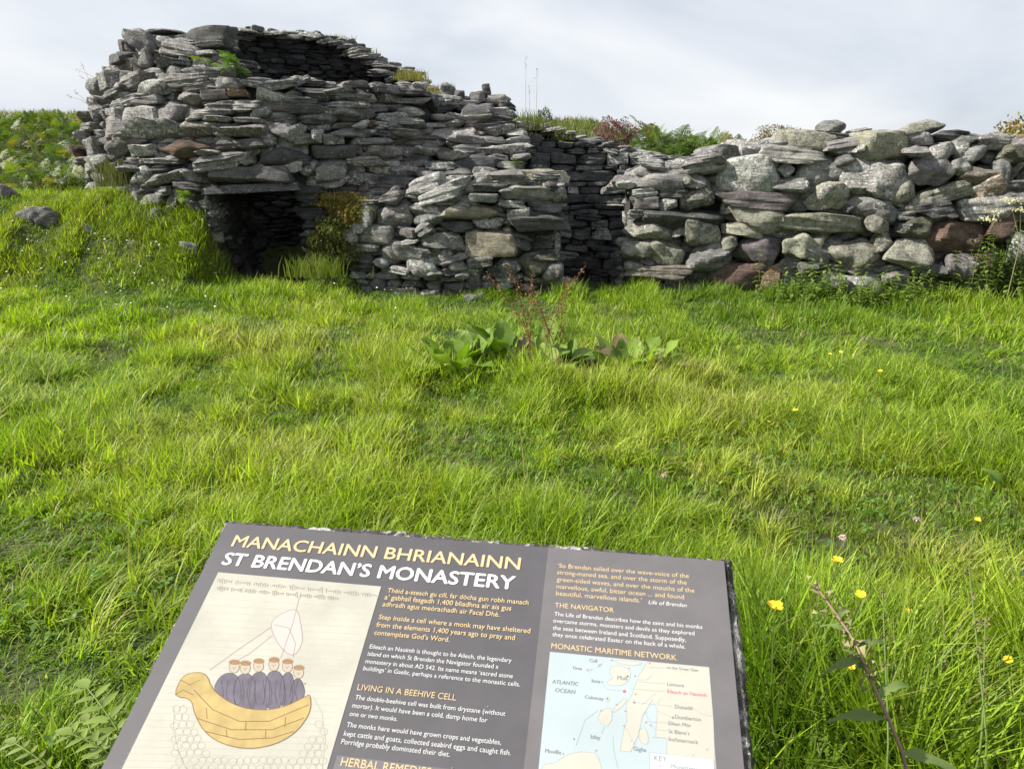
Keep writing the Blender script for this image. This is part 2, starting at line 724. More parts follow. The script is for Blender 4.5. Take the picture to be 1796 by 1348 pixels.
def covered(P, covers):
    px, py = project(P)
    for (cx, cy, a, b) in covers:
        if ((px - cx) / (a * .72)) ** 2 + ((py - cy) / (b * .72)) ** 2 < 1:
            return True
    return False


def course_heights(rng, z0, z1, lo, hi):
    z = z0
    while z < z1:
        h = rng.uniform(lo, hi)
        yield z, h
        z += h * .93


S, B, K = 'slab', 'boulder', 'block'

# ================================================================== the standing beehive cell
cell = thing("beehive_cell", (C1[0], C1[1], 0), "tall round dry stone beehive cell with a low dark doorway and a broken open top", "stone cell")

# packed core of the wall, a ring of wedges with the doorway left open
core = MB()
DOOR_L, DOOR_R, DOOR_TOP = -3.80, -2.76, 1.14
dth = 4
for th in range(0, 360, dth):
    a0, a1 = math.radians(th), math.radians(th + dth)
    am = (a0 + a1) / 2
    xm, ym = C1[0] + 3 * math.cos(am), C1[1] + 3 * math.sin(am)
    z0 = -.5
    if ym < C1[1] and DOOR_L - .12 < xm < DOOR_R + .12:
        z0 = DOOR_TOP + .05
    z1 = rim(th + dth / 2) - .05
    zs = np.linspace(z0, z1, 6)
    V, F = [], []
    for z in zs:
        ro, ri = r_out(z) - .16, r_in(z) + .12
        for (r, a) in ((ro, a0), (ro, a1), (ri, a1), (ri, a0)):
            V.append((C1[0] + r * math.cos(a), C1[1] + r * math.sin(a), z))
    for i in range(5):
        for k in range(4):
            F.append([i * 4 + k, i * 4 + (k + 1) % 4, (i + 1) * 4 + (k + 1) % 4, (i + 1) * 4 + k])
    F.append([0, 3, 2, 1])
    F.append([20, 21, 22, 23])
    core.add(np.array(V), F)
core.out("wall_core", M_CORE, cell)

CELL = from_crop([
    (560, 660, 250, 130, 0, 'p', K), (780, 650, 180, 160, 0, 'p', B), (365, 770, 270, 150, -5, 'p', B), (660, 785, 340, 130, 3, 'g', B),
    (955, 760, 250, 110, -3, 'b', B), (1315, 775, 340, 90, 2, 'p', B), (840, 910, 330, 140, 2, 'r', B), (1250, 870, 500, 90, -2, 'v', S),
    (410, 905, 270, 130, -15, 'v', B), (590, 910, 150, 90, 0, 'p', K), (770, 1110, 400, 110, -8, 'g', S), (600, 1080, 130, 110, -20, 'g', B),
    (1120, 1015, 340, 90, -8, 'g', S), (500, 410, 230, 110, -12, 'p', S), (640, 465, 230, 100, -5, 'g', B), (900, 405, 370, 90, -5, 'p', S),
    (970, 460, 290, 80, -6, 'g', S), (1190, 440, 200, 100, 5, 'g', B), (1090, 515, 190, 70, -2, 'v', K), (895, 540, 190, 70, 2, 'g', B),
    (1260, 510, 140, 50, 0, 'o', K), (440, 570, 250, 70, -12, 'p', S), (380, 500, 180, 60, -12, 'g', S), (640, 560, 180, 60, 0, 'g', S),
    (385, 640, 110, 60, 0, 'p', K), (260, 640, 120, 110, 0, 'g', B), (1000, 110, 380, 140, -3, 'd', B), (450, 180, 190, 80, 3, 'v', K),
    (760, 180, 170, 100, 20, 'p', B), (590, 270, 110, 90, 80, 'g', B), (620, 165, 130, 100, 0, 'g', B), (560, 110, 150, 60, 0, 'p', B),
    (860, 200, 200, 90, 10, 'g', S), (420, 260, 220, 80, 0, 'd', K), (700, 65, 170, 32, 0, 'd', S), (780, 290, 160, 60, 0, 'd', S),
    (240, 450, 110, 100, 75, 'p', B), (330, 420, 130, 100, 80, 'p', K), (210, 890, 140, 110, 85, 'g', K), (120, 920, 100, 90, 0, 'r', B),
    (130, 810, 100, 90, 0, 'g', B), (200, 745, 120, 60, 0, 'g', S), (460, 820, 180, 60, -15, 'g', S), (1080, 650, 280, 60, -2, 'p', S),
    (1120, 690, 190, 40, 0, 'p', S), (1120, 600, 200, 60, -3, 'g', S), (1310, 590, 260, 70, 0, 'p', S), (1420, 650, 150, 90, -15, 'g', B),
    (1340, 705, 230, 40, 0, 'g', S), (1060, 930, 130, 30, 0, 'p', S), (1130, 960, 340, 50, -8, 'g', S), (900, 1170, 200, 70, 3, 'd', S),
    (530, 1000, 150, 50, 0, 'g', S), (720, 990, 260, 50, 0, 'g', S), (260, 1000, 180, 90, 0, 'p', B), (140, 990, 170, 50, 0, 'g', S),
    (500, 1040, 160, 50, 0, 'g', S), (1310, 980, 130, 70, 0, 'g', B), (1110, 770, 50, 40, 0, 'p', B), (700, 1050, 150, 50, -5, 'd', S),
], 110, 40, 4.084) + from_crop([
    (350, 775, 290, 110, 5, 'p', B), (555, 815, 95, 100, 0, 'g', B), (680, 835, 160, 70, 0, 'g', K), (330, 970, 370, 120, 0, 'd', B),
    (680, 920, 300, 90, 0, 'd', K), (230, 530, 230, 90, 3, 'p', B), (260, 445, 300, 75, -8, 'g', S), (540, 480, 330, 40, 0, 'd', S),
    (720, 500, 220, 50, -5, 'g', S), (480, 625, 230, 70, 0, 'd', K), (640, 640, 130, 70, 0, 'g', B), (450, 570, 220, 55, 0, 'g', S),
    (560, 710, 250, 60, 0, 'd', S), (640, 1080, 190, 100, -10, 'g', B), (770, 640, 200, 80, 0, 'g', B), (460, 1000, 90, 50, 0, 'd', S),
], 420, 40, 4.084)
cov = []
hand_stones(CELL, 'cell', cell, 101, prot=.085, covers=cov)
# the two lintels over the doorway
rng = np.random.default_rng(31)
for (px, py, w, h, ang) in ((440, 306, 152, 27, 0), (444, 331, 178, 16, -3)):
    P, t = hit(px, py, 'cell')
    s = px_per_m(P)
    V, F = place_rock(P, (0, -1, 0), w / s, h / s * 1.1, .55, ang, 'block', rng, 12, .10)
    stone_part(V, F, 'd', rng, cell, name='lintel')
    cov.append((px, py, w * .5, h * .5))


def in_door(x, y, z):
    return y < C1[1] and DOOR_L < x < DOOR_R and z < DOOR_TOP + .06


heap = StoneHeap()
rng = np.random.default_rng(17)
for z, h in course_heights(rng, -.15, 3.85, .085, .175):           # outer face
    th = 128.0 + rng.uniform(0, 5)
    while th < 372:
        r = float(r_out(z + h / 2))
        w = rng.uniform(.2, .62) * (1 if z < 2.6 else .85) * (.75 if 170 < th < 262 else 1)
        mid = th + math.degrees(w / 2 / r)
        th += math.degrees(w * .95 / r)
        top = float(rim(mid)) + rng.normal() * .03
        x, y = C1[0] + r * math.cos(math.radians(mid)), C1[1] + r * math.sin(math.radians(mid))
        if z + h > top or z + h < float(H(x, y - .2)) - .15:
            continue
        if in_door(x - w * .45, y, z) or in_door(x + w * .45, y, z) or in_door(x, y, z):
            continue
        P = np.array([x, y, z + h / 2])
        if rubble_y(x, z) < y - .35 and -2.2 < x < .1 and z < 2.1:
            continue
        if covered(P, cov):
            continue
        nr = (math.cos(math.radians(mid)), math.sin(math.radians(mid)), 0)
        hh = h * rng.uniform(.9, 1.5)
        st = S if rng.random() < (.45 if 170 < mid < 262 and z < 2.6 else .8) else B
        V, F = place_rock(P, nr, w, hh, rng.uniform(.25, .42), rng.normal() * 4, st, rng, 6, rng.uniform(-.07, .03), rng.normal() * .07)
        heap.add(V, F, *stone_attrs(rng.choice(list('gggggdppvb')), rng, 0))
for z, h in course_heights(rng, -.75, 3.85, .05, .11):              # inner face, at the back; interior shade put into the near-black tint
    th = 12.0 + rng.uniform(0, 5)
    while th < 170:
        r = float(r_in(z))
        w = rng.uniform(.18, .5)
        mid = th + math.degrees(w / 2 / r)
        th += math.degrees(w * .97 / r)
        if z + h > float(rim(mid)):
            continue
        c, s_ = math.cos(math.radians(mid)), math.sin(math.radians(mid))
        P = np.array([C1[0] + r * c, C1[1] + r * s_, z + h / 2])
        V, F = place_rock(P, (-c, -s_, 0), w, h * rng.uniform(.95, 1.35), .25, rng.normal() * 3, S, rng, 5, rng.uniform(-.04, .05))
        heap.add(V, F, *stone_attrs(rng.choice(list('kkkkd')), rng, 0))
for th in np.arange(0, 360, 5.2):                                   # slabs lying on the broken rim
    z = float(rim(th))
    ro, ri = float(r_out(z)), float(r_in(z))
    for k in range(4):
        r = ri + (ro - ri) * (k + rng.uniform(.1, .9)) / 4
        a = math.radians(th + rng.normal() * 1.5)
        h = rng.uniform(.06, .14)
        P = np.array([C1[0] + r * math.cos(a), C1[1] + r * math.sin(a), z - .02 + rng.normal() * .03])
        w = rng.uniform(.25, .5)
        V, F = place_rock(P, (math.cos(a), math.sin(a), 0), w, h, rng.uniform(.2, .4), rng.normal() * 6, S, rng, 6, .1)
        heap.add(V, F, *stone_attrs(rng.choice(list('gggdpp')), rng, 0))
for side, nx_ in ((DOOR_L, 1), (DOOR_R, -1)):                       # jambs of the doorway passage, tinted near black as its shade
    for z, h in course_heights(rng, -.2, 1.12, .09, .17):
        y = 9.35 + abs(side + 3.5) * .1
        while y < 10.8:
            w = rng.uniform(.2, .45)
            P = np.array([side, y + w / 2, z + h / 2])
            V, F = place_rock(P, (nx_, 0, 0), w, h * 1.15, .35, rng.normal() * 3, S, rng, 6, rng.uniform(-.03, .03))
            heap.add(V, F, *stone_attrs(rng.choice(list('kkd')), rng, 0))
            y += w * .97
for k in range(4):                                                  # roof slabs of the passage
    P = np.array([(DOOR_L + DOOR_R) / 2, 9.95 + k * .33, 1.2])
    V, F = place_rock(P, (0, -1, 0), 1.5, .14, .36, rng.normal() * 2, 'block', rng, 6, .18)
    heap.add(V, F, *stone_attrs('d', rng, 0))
tag(heap.out("coursed_stone", cell), kind="stuff")

# ================================================================== the collapsed shoulder between the two cells
rub = thing("collapsed_wall", (-1.0, 10.3, 0), "slope of loose stacked slabs falling from the tall cell down to the right", "stone wall")
RUB = from_crop([
    (910, 790, 140, 60, -10, 'g', B), (910, 1000, 260, 65, -5, 'p', S), (1020, 925, 260, 85, -8, 'g', B), (1240, 965, 340, 55, 0, 'd', S),
    (1340, 925, 240, 75, 0, 'p', B), (1180, 1060, 400, 105, -2, 'g', B), (1120, 1140, 330, 85, 0, 'd', S), (1220, 640, 210, 85, -3, 'p', B),
    (1150, 705, 330, 55, 3, 'g', S), (1300, 830, 330, 45, -2, 'p', S), (1310, 875, 300, 45, 0, 'g', S), (1180, 790, 190, 55, 0, 'p', S),
    (960, 850, 260, 45, 0, 'g', S), (1290, 455, 110, 60, 0, 'p', B), (1200, 500, 260, 45, 0, 'd', S), (1220, 560, 260, 45, 0, 'p', S),
    (950, 725, 80, 50, 0, 'r', B), (870, 735, 100, 50, 0, 'p', B), (800, 590, 260, 40, 0, 'p', S), (830, 540, 170, 45, 0, 'g', S),
], 420, 40, 4.084) + from_crop([
    (600, 420, 330, 65, -3, 'p', S), (860, 400, 230, 90, -3, 'g', B), (780, 490, 220, 80, -3, 'g', B), (770, 548, 240, 62, 0, 'g', S),
    (700, 640, 340, 125, 0, 'd', B), (800, 150, 90, 55, 80, 'd', K), (740, 190, 120, 75, -10, 'g', B), (860, 215, 150, 72, -15, 'p', B),
    (622, 180, 62, 66, 0, 'd', B), (800, 290, 250, 60, -2, 'p', S), (580, 320, 140, 42, 0, 'g', S), (650, 360, 300, 60, -6, 'p', S),
    (600, 500, 140, 52, 0, 'g', S), (540, 140, 110, 80, 30, 'g', B), (880, 330, 180, 45, 3, 'g', S), (930, 245, 130, 50, 10, 'd', S),
    (570, 235, 210, 60, -5, 'p', S), (690, 240, 150, 50, 0, 'g', S), (930, 300, 120, 50, 0, 'g', B), (470, 200, 160, 60, 8, 'g', S),
    (510, 270, 160, 50, -3, 'd', S), (470, 380, 190, 40, -3, 'g', S),
], 640, 120, 3.742)
covr = []
hand_stones(RUB, 'rubble', rub, 202, prot=.10, dmin=.35, covers=covr)


def rub_top(x):
    return np.interp(x, [-2.6, -1.6, -1.0, -.6, -.2, .15, .3], [2.45, 2.55, 2.48, 2.36, 2.22, 2.02, 1.85])


heap = StoneHeap()
rng = np.random.default_rng(23)
for z, h in course_heights(rng, .7, 2.6, .085, .17):
    x = -2.65 + rng.uniform(0, .2)
    while x < .0:
        w = rng.uniform(.22, .6)
        xm = x + w / 2
        x += w * .93
        if z + h > float(rub_top(xm)) + rng.normal() * .04:
            continue
        y = float(rubble_y(xm, z)) + rng.normal() * .05
        P = np.array([xm, y, z + h / 2])
        if inside_cell(P) < -.25 or covered(P, covr):
            continue
        V, F = place_rock(P, (0, -1, 0), w, h * rng.uniform(.9, 1.4), rng.uniform(.4, .65), rng.normal() * 4, S if rng.random() < .6 else B,
                          rng, 6, rng.uniform(.02, .16), rng.normal() * .06)
        heap.add(V, F, *stone_attrs(rng.choice(list('ggggpdv')), rng, 0))
for z, h in course_heights(rng, -.4, 2.0, .08, .16):                # right-hand broken end, facing the ruined cell
    y = 9.9
    while y < 12.2:
        w = rng.uniform(.2, .45)
        if z > 1.15 + (y - 9.72) / 1.12:
            y += w
            continue
        P = np.array([.10 + rng.normal() * .03, y + w / 2, z + h / 2])
        V, F = place_rock(P, (1, .0, 0), w, h * 1.2, .4, rng.normal() * 3, S, rng, 6, rng.uniform(-.03, .05))
        heap.add(V, F, *stone_attrs(rng.choice(list('gddm')), rng, 0))
        y += w * .97
tag(heap.out("coursed_stone", rub), kind="stuff")
mb = MB()
for x0 in np.arange(-2.6, -.3, .3):
    zt = float(rub_top(x0 + .15)) - .15
    prof = [(9.95, -.5), (9.95, 1.05)] + [(float(rubble_y(x0, zz)) + .22, zz) for zz in np.linspace(1.15, zt, 5)] + [(12.3, zt), (12.3, -.5)]
    n = len(prof)
    V = [(x0, y, z) for y, z in prof] + [(x0 + .3, y, z) for y, z in prof]
    F = [[i, (i + 1) % n, n + (i + 1) % n, n + i] for i in range(n)] + [list(range(n))[::-1], list(range(n, 2 * n))]
    mb.add(np.array(V), F)
mb.out("wall_core", M_CORE, rub)

# ================================================================== the low front wall beside the gap
stub = thing("front_wall", (-.7, 9.4, 0), "low stub of grey dry stone wall with a small dark niche beside the gap", "stone wall")
STUB = from_crop([
    (1500, 145, 510, 110, -3, 't', S), (1470, 255, 420, 120, 2, 'p', S), (1720, 250, 120, 110, 0, 'g', B), (1140, 150, 180, 130, 0, 'p', B),
    (1080, 200, 200, 100, -10, 'p', B), (1215, 212, 280, 65, 3, 'd', S), (1150, 285, 220, 70, 2, 'g', K), (830, 260, 380, 120, -18, 'p', S),
    (690, 200, 320, 130, -18, 'p', S), (440, 285, 180, 90, -12, 'g', S), (870, 322, 190, 48, 0, 'g', S), (1030, 320, 150, 60, -3, 'p', B),
    (1070, 400, 470, 120, 0, 't', B), (1350, 335, 230, 65, 3, 'g', S), (1410, 410, 180, 90, -3, 'p', K), (1560, 480, 460, 150, 0, 'd', S),
    (1620, 370, 260, 80, 0, 'd', S), (700, 370, 260, 110, 3, 'g', B), (440, 420, 330, 180, -10, 'g', B), (210, 415, 250, 180, -5, 'p', B),
    (730, 460, 230, 90, -5, 'g', B), (950, 500, 310, 80, 2, 'd', S), (340, 560, 300, 150, 0, 'g', K), (580, 555, 180, 100, -5, 'g', B),
    (840, 620, 330, 160, -5, 'g', S), (1218, 640, 400, 190, 0, 't', K), (480, 690, 270, 150, 0, 'g', B), (660, 780, 240, 190, 0, 'p', B),
    (850, 720, 140, 80, -10, 'p', B), (930, 755, 270, 70, -18, 'g', S), (960, 810, 170, 90, 0, 'g', B), (1130, 770, 180, 100, -10, 'g', S),
    (1330, 805, 200, 110, 0, 'g', B), (1510, 800, 250, 150, 10, 'm', B), (1620, 740, 200, 70, 3, 'm', S), (1680, 840, 150, 130, 0, 'g', B),
    (610, 615, 140, 40, -10, 'p', S), (700, 530, 150, 90, -30, 'g', S), (140, 580, 120, 130, 10, 'g', B), (270, 660, 180, 60, 0, 'g', S),
    (500, 830, 170, 60, 5, 'p', S), (1702, 640, 45, 185, 0, 'g', K), (280, 320, 170, 38, -3, 'g', S), (1590, 905, 200, 90, 0, 'm', B),
    (990, 870, 120, 60, 0, 'g', B), (760, 850, 120, 70, 0, 'g', B), (380, 770, 150, 80, 0, 'g', B),
], 580, 280, 4.276)
covs = []
hand_stones(STUB, 'stub', stub, 303, prot=.06, covers=covs)
heap = StoneHeap()
rng = np.random.default_rng(29)


def stub_top(x):
    return np.interp(x, [-2.3, -1.9, -1.2, -.6, .0, .6], [.75, .95, 1.12, 1.24, 1.30, 1.30])


for z, h in course_heights(rng, -.30, 1.35, .07, .14):
    x = -2.25 + rng.uniform(0, .15)
    while x < .45:
        w = rng.uniform(.15, .4)
        xm = x + w / 2
        x += w * .95
        if z + h > float(stub_top(xm)) or (.12 < xm < .66 and .33 < z < .62):
            continue
        P = np.array([xm, float(stub_y(xm, z)) + .06, z + h / 2])
        if covered(P, covs):
            continue
        V, F = place_rock(P, (-.1, -1, 0), w, h * rng.uniform(.9, 1.4), .3, rng.normal() * 7, S if rng.random() < .6 else B, rng, 6, rng.uniform(-.04, .04))
        heap.add(V, F, *stone_attrs(rng.choice(list('gggdp')), rng, 0))
for k in range(60):                                                  # loose top stones behind the front edge
    x = rng.uniform(-2.0, .55)
    y = rng.uniform(9.3, 9.95) + .5 * float(smooth((-.75 - x) / 1.3))
    w = rng.uniform(.2, .5)
    V, F = place_rock(np.array([x, y, float(stub_top(x)) - .03 + rng.normal() * .03]), (rng.normal() * .2, -1, 0), w, rng.uniform(.07, .16), .35, rng.normal() * 8, S, rng, 6, .15)
    heap.add(V, F, *stone_attrs(rng.choice(list('ggpd')), rng, 0))
for z, h in course_heights(rng, -.3, 1.3, .09, .17):                # end face in the gap
    y = 9.2
    while y < 10.1:
        w = rng.uniform(.2, .4)
        P = np.array([.58, y + w / 2, z + h / 2])
        if not (.33 < z + h / 2 < .62 and y < 9.5):
            V, F = place_rock(P, (1, 0, 0), w, h * 1.2, .35, rng.normal() * 3, S, rng, 6, rng.uniform(-.03, .03))
            heap.add(V, F, *stone_attrs(rng.choice(list('gdd')), rng, 0))
        y += w
tag(heap.out("coursed_stone", stub), kind="stuff")
mb = MB()
for x0 in np.arange(-2.2, .55, .25):
    zt = float(stub_top(x0 + .12)) - .12
    yf = float(stub_y(x0, 0)) + (.55 if x0 > .1 else .24)
    for (za, zb, yy) in ((-.5, .33, float(stub_y(x0, 0)) + .24), (.33, .62, yf), (.62, zt, float(stub_y(x0, 0)) + .30)):
        if zb <= za:
            continue
        V = [(x0, yy, za), (x0 + .25, yy, za), (x0 + .25, 10.2, za), (x0, 10.2, za), (x0, yy, zb), (x0 + .25, yy, zb), (x0 + .25, 10.2, zb), (x0, 10.2, zb)]
        mb.add(np.array(V), [[0, 1, 5, 4], [1, 2, 6, 5], [2, 3, 7, 6], [3, 0, 4, 7], [4, 5, 6, 7], [3, 2, 1, 0]])
mb.out("wall_core", M_CORE, stub)

# ================================================================== the curved inner wall seen through the gap
inner = thing("inner_wall", (C2[0], C2[1] + 4.0, -.4), "shaded curved dry stone wall of thin dark slabs seen through the gap", "stone wall")


def inner_top(th):
    return np.interp(th, [55, 68, 76, 89, 100, 125], [1.38, 1.45, 1.60, 1.84, 2.02, 2.1])


heap = StoneHeap()
rng = np.random.default_rng(37)
big = 0
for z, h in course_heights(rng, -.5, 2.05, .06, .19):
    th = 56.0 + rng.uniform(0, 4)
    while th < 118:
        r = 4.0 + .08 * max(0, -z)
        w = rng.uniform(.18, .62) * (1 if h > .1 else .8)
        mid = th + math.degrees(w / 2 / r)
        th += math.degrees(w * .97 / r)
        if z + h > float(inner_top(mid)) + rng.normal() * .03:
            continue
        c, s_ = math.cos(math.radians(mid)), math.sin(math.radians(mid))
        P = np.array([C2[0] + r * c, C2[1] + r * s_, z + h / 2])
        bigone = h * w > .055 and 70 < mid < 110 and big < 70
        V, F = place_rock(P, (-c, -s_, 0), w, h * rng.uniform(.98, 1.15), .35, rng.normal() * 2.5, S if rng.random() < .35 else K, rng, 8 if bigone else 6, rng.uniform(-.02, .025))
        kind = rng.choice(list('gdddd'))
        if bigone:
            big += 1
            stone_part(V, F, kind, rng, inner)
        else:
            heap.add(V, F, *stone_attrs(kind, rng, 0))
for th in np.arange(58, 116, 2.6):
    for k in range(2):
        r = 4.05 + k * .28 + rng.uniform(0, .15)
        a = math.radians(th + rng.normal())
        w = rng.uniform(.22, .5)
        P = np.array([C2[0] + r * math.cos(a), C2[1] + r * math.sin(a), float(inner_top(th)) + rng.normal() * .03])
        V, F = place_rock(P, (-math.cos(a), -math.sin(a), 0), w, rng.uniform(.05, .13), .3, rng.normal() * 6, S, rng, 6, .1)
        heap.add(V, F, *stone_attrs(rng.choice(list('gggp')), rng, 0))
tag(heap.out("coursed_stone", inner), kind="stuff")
mb = MB()
for th in range(56, 116, 4):
    a0, a1 = math.radians(th), math.radians(th + 4)
    zt = float(inner_top(th + 2)) - .1
    V = [(C2[0] + r * math.cos(a), C2[1] + r * math.sin(a), z) for z in (-.6, zt) for (r, a) in ((4.15, a0), (4.15, a1), (4.7, a1), (4.7, a0))]
    mb.add(np.array(V), [[0, 1, 5, 4], [1, 2, 6, 5], [2, 3, 7, 6], [3, 0, 4, 7], [4, 5, 6, 7], [3, 2, 1, 0]])
mb.out("wall_core", M_CORE, inner)

# ================================================================== the boulder wall on the right
rw = thing("boulder_wall", (3.9, 9.0, 0), "long dry stone wall of big lichen-spotted boulders on the right of the gap", "stone wall")
RIGHT = from_crop([
    (1060, 460, 520, 290, 5, 'p', B), (1345, 415, 120, 110, 40, 'p', K), (1355, 530, 320, 95, 0, 'g', B), (1130, 640, 640, 130, 3, 'v', S),
    (690, 615, 280, 190, -10, 'y', B), (450, 480, 430, 150, -10, 'p', B), (720, 400, 260, 80, -8, 'p', S), (720, 345, 280, 85, -10, 'g', S),
    (350, 370, 200, 75, 5, 'g', S), (300, 580, 190, 70, -8, 'p', S), (315, 660, 190, 100, 0, 'p', K), (480, 660, 150, 90, 0, 'p', B),
    (500, 585, 230, 85, 0, 'd', S), (570, 780, 690, 130, 4, 'd', S), (330, 860, 340, 150, 3, 'y', B), (570, 870, 130, 60, -20, 'g', S),
    (740, 890, 270, 190, 0, 'y', B), (1130, 770, 400, 200, 8, 'y', B), (1020, 860, 290, 100, 5, 'y', B), (250, 1000, 270, 155, 0, 'y', B),
    (460, 1030, 270, 170, 0, 'y', B), (790, 1040, 350, 210, -8, 'p', B), (1160, 1000, 350, 210, 0, 'v', B), (1010, 1200, 500, 190, 0, 'r', B),
    (420, 1170, 480, 90, 0, 'b', S), (220, 1140, 150, 90, 0, 'y', B), (920, 950, 120, 110, 0, 'y', B), (650, 520, 150, 60, 10, 'g', S),
    (1220, 1200, 130, 180, 0, 'o', K), (240, 740, 130, 60, 0, 'g', S), (600, 500, 100, 60, 0, 'y', B),
], 1060, 200, 4.2135) + [
    (1391, 271, 125, 27, 4, 'p', S), (1412, 251, 120, 37, 2, 'y', B), (1410, 432, 72, 46, 0, 'y', B), (1454, 393, 157, 38, 5, 'y', S),
] + from_crop([
    (140, 380, 310, 170, 2, 'p', B), (205, 545, 250, 180, 3, 'y', B), (30, 475, 95, 70, 0, 'g', B), (510, 225, 430, 200, 0, 'y', B),
    (220, 90, 185, 80, 0, 'g', B), (210, 145, 200, 45, 3, 'd', S), (525, 440, 390, 255, -4, 'g', B), (300, 300, 130, 80, -20, 'g', B),
    (870, 380, 300, 190, 5, 'g', B), (810, 95, 280, 100, -10, 'y', B), (790, 168, 150, 90, -15, 'p', B), (785, 250, 140, 75, 0, 'p', B),
    (925, 250, 200, 120, -15, 'p', B), (1000, 140, 180, 60, 5, 'd', S), (1090, 170, 170, 80, -10, 'p', B), (1130, 265, 200, 105, -5, 'p', B),
    (1060, 345, 120, 105, 0, 'p', B), (1190, 405, 240, 110, 8, 'b', B), (1240, 490, 230, 140, -20, 'o', B), (1270, 190, 220, 90, 3, 'p', S),
    (930, 545, 430, 115, -18, 'y', S), (670, 510, 190, 140, -15, 'y', B), (490, 625, 320, 180, 15, 'g', B), (520, 735, 170, 90, 20, 'y', B),
    (790, 740, 210, 180, 0, 'm', B), (690, 745, 100, 60, 0, 'd', S), (1235, 620, 380, 130, -10, 'p', S), (1050, 805, 430, 255, 3, 'r', B),
    (390, 955, 320, 225, -5, 'y', B), (740, 930, 310, 220, 10, 'y', B), (560, 850, 150, 140, 0, 'y', B), (1070, 1000, 200, 160, 0, 'v', B),
    (1210, 985, 120, 120, 0, 'r', K), (430, 1130, 270, 155, -8, 'p', B), (1340, 390, 110, 150, 0, 'g', B), (1330, 740, 190, 190, 0, 'r', B),
    (1400, 570, 160, 120, -8, 'p', S), (1400, 260, 170, 120, 5, 'm', B), (880, 615, 240, 90, -10, 'd', S), (1420, 480, 160, 80, 0, 'g', S),
    (570, 128, 200, 38, 0, 'g', S), (400, 122, 140, 42, -8, 'g', S), (330, 620, 60, 60, 0, 'd', B), (880, 1030, 170, 100, 0, 'd', B),
    (640, 1080, 170, 110, 0, 'g', B), (60, 1010, 130, 80, 0, 'd', B), (240, 1090, 130, 90, 0, 'g', B), (1440, 900, 160, 200, 0, 'g', B),
    (700, 660, 130, 60, -5, 'g', S),
], 1400, 200, 3.745)
covw = []
hand_stones(RIGHT, 'right', rw, 404, prot=.09, dmin=.3, covers=covw)


def right_top(x):
    return np.interp(x, [1.4, 1.9, 2.4, 2.7, 3.2, 5.5, 7.0], [1.28, 1.36, 1.42, 1.62, 1.70, 1.72, 1.62])


heap = StoneHeap()
rng = np.random.default_rng(41)
for z, h in course_heights(rng, -.32, 1.75, .10, .2):
    x = 1.60 + rng.uniform(0, .2)
    while x < 7.2:
        w = rng.uniform(.2, .5)
        xm = x + w / 2
        x += w * .95
        if z + h > float(right_top(xm)):
            continue
        P = np.array([xm, float(right_y(xm, z)) + .10, z + h / 2])
        if covered(P, covw):
            continue
        V, F = place_rock(P, (-.21, -1, 0), w, h * rng.uniform(.9, 1.5), .35, rng.normal() * 9, S if rng.random() < .4 else B, rng, 7, rng.uniform(-.05, .03))
        heap.add(V, F, *stone_attrs(rng.choice(list('gggdpyv')), rng, 0))
for k in range(130):
    x = rng.uniform(1.5, 7.0)
    y = float(right_y(x, 1.4)) + rng.uniform(.15, .95)
    w = rng.uniform(.25, .6)
    V, F = place_rock(np.array([x, y, float(right_top(x)) - .05 + rng.normal() * .04]), (rng.normal() * .3, -1, 0), w, rng.uniform(.09, .2), .4, rng.normal() * 9, S if rng.random() < .5 else B, rng, 6, .18)
    heap.add(V, F, *stone_attrs(rng.choice(list('gggpyv')), rng, 0))
for z, h in course_heights(rng, -.3, 1.3, .10, .18):                # end face in the gap
    y = 9.35
    while y < 10.3:
        w = rng.uniform(.25, .5)
        P = np.array([1.60 + .04 * rng.normal(), y + w / 2, z + h / 2])
        V, F = place_rock(P, (-1, 0, 0), w, h * 1.2, .4, rng.normal() * 4, S if rng.random() < .5 else B, rng, 6, rng.uniform(-.03, .05))
        heap.add(V, F, *stone_attrs(rng.choice(list('ggpd')), rng, 0))
        y += w * .97
tag(heap.out("coursed_stone", rw), kind="stuff")
mb = MB()
for x0 in np.arange(1.6, 7.2, .3):
    zt = float(right_top(x0 + .15)) - .14
    yf = float(right_y(x0, 0)) + .36
    V = [(x0, yf, -.5), (x0 + .3, yf - .05, -.5), (x0 + .3, yf + .75, -.5), (x0, yf + .75, -.5),
         (x0, yf + .12, zt), (x0 + .3, yf + .07, zt), (x0 + .3, yf + .75, zt), (x0, yf + .75, zt)]
    mb.add(np.array(V), [[0, 1, 5, 4], [1, 2, 6, 5], [2, 3, 7, 6], [3, 0, 4, 7], [4, 5, 6, 7], [3, 2, 1, 0]])
mb.out("wall_core", M_CORE, rw)

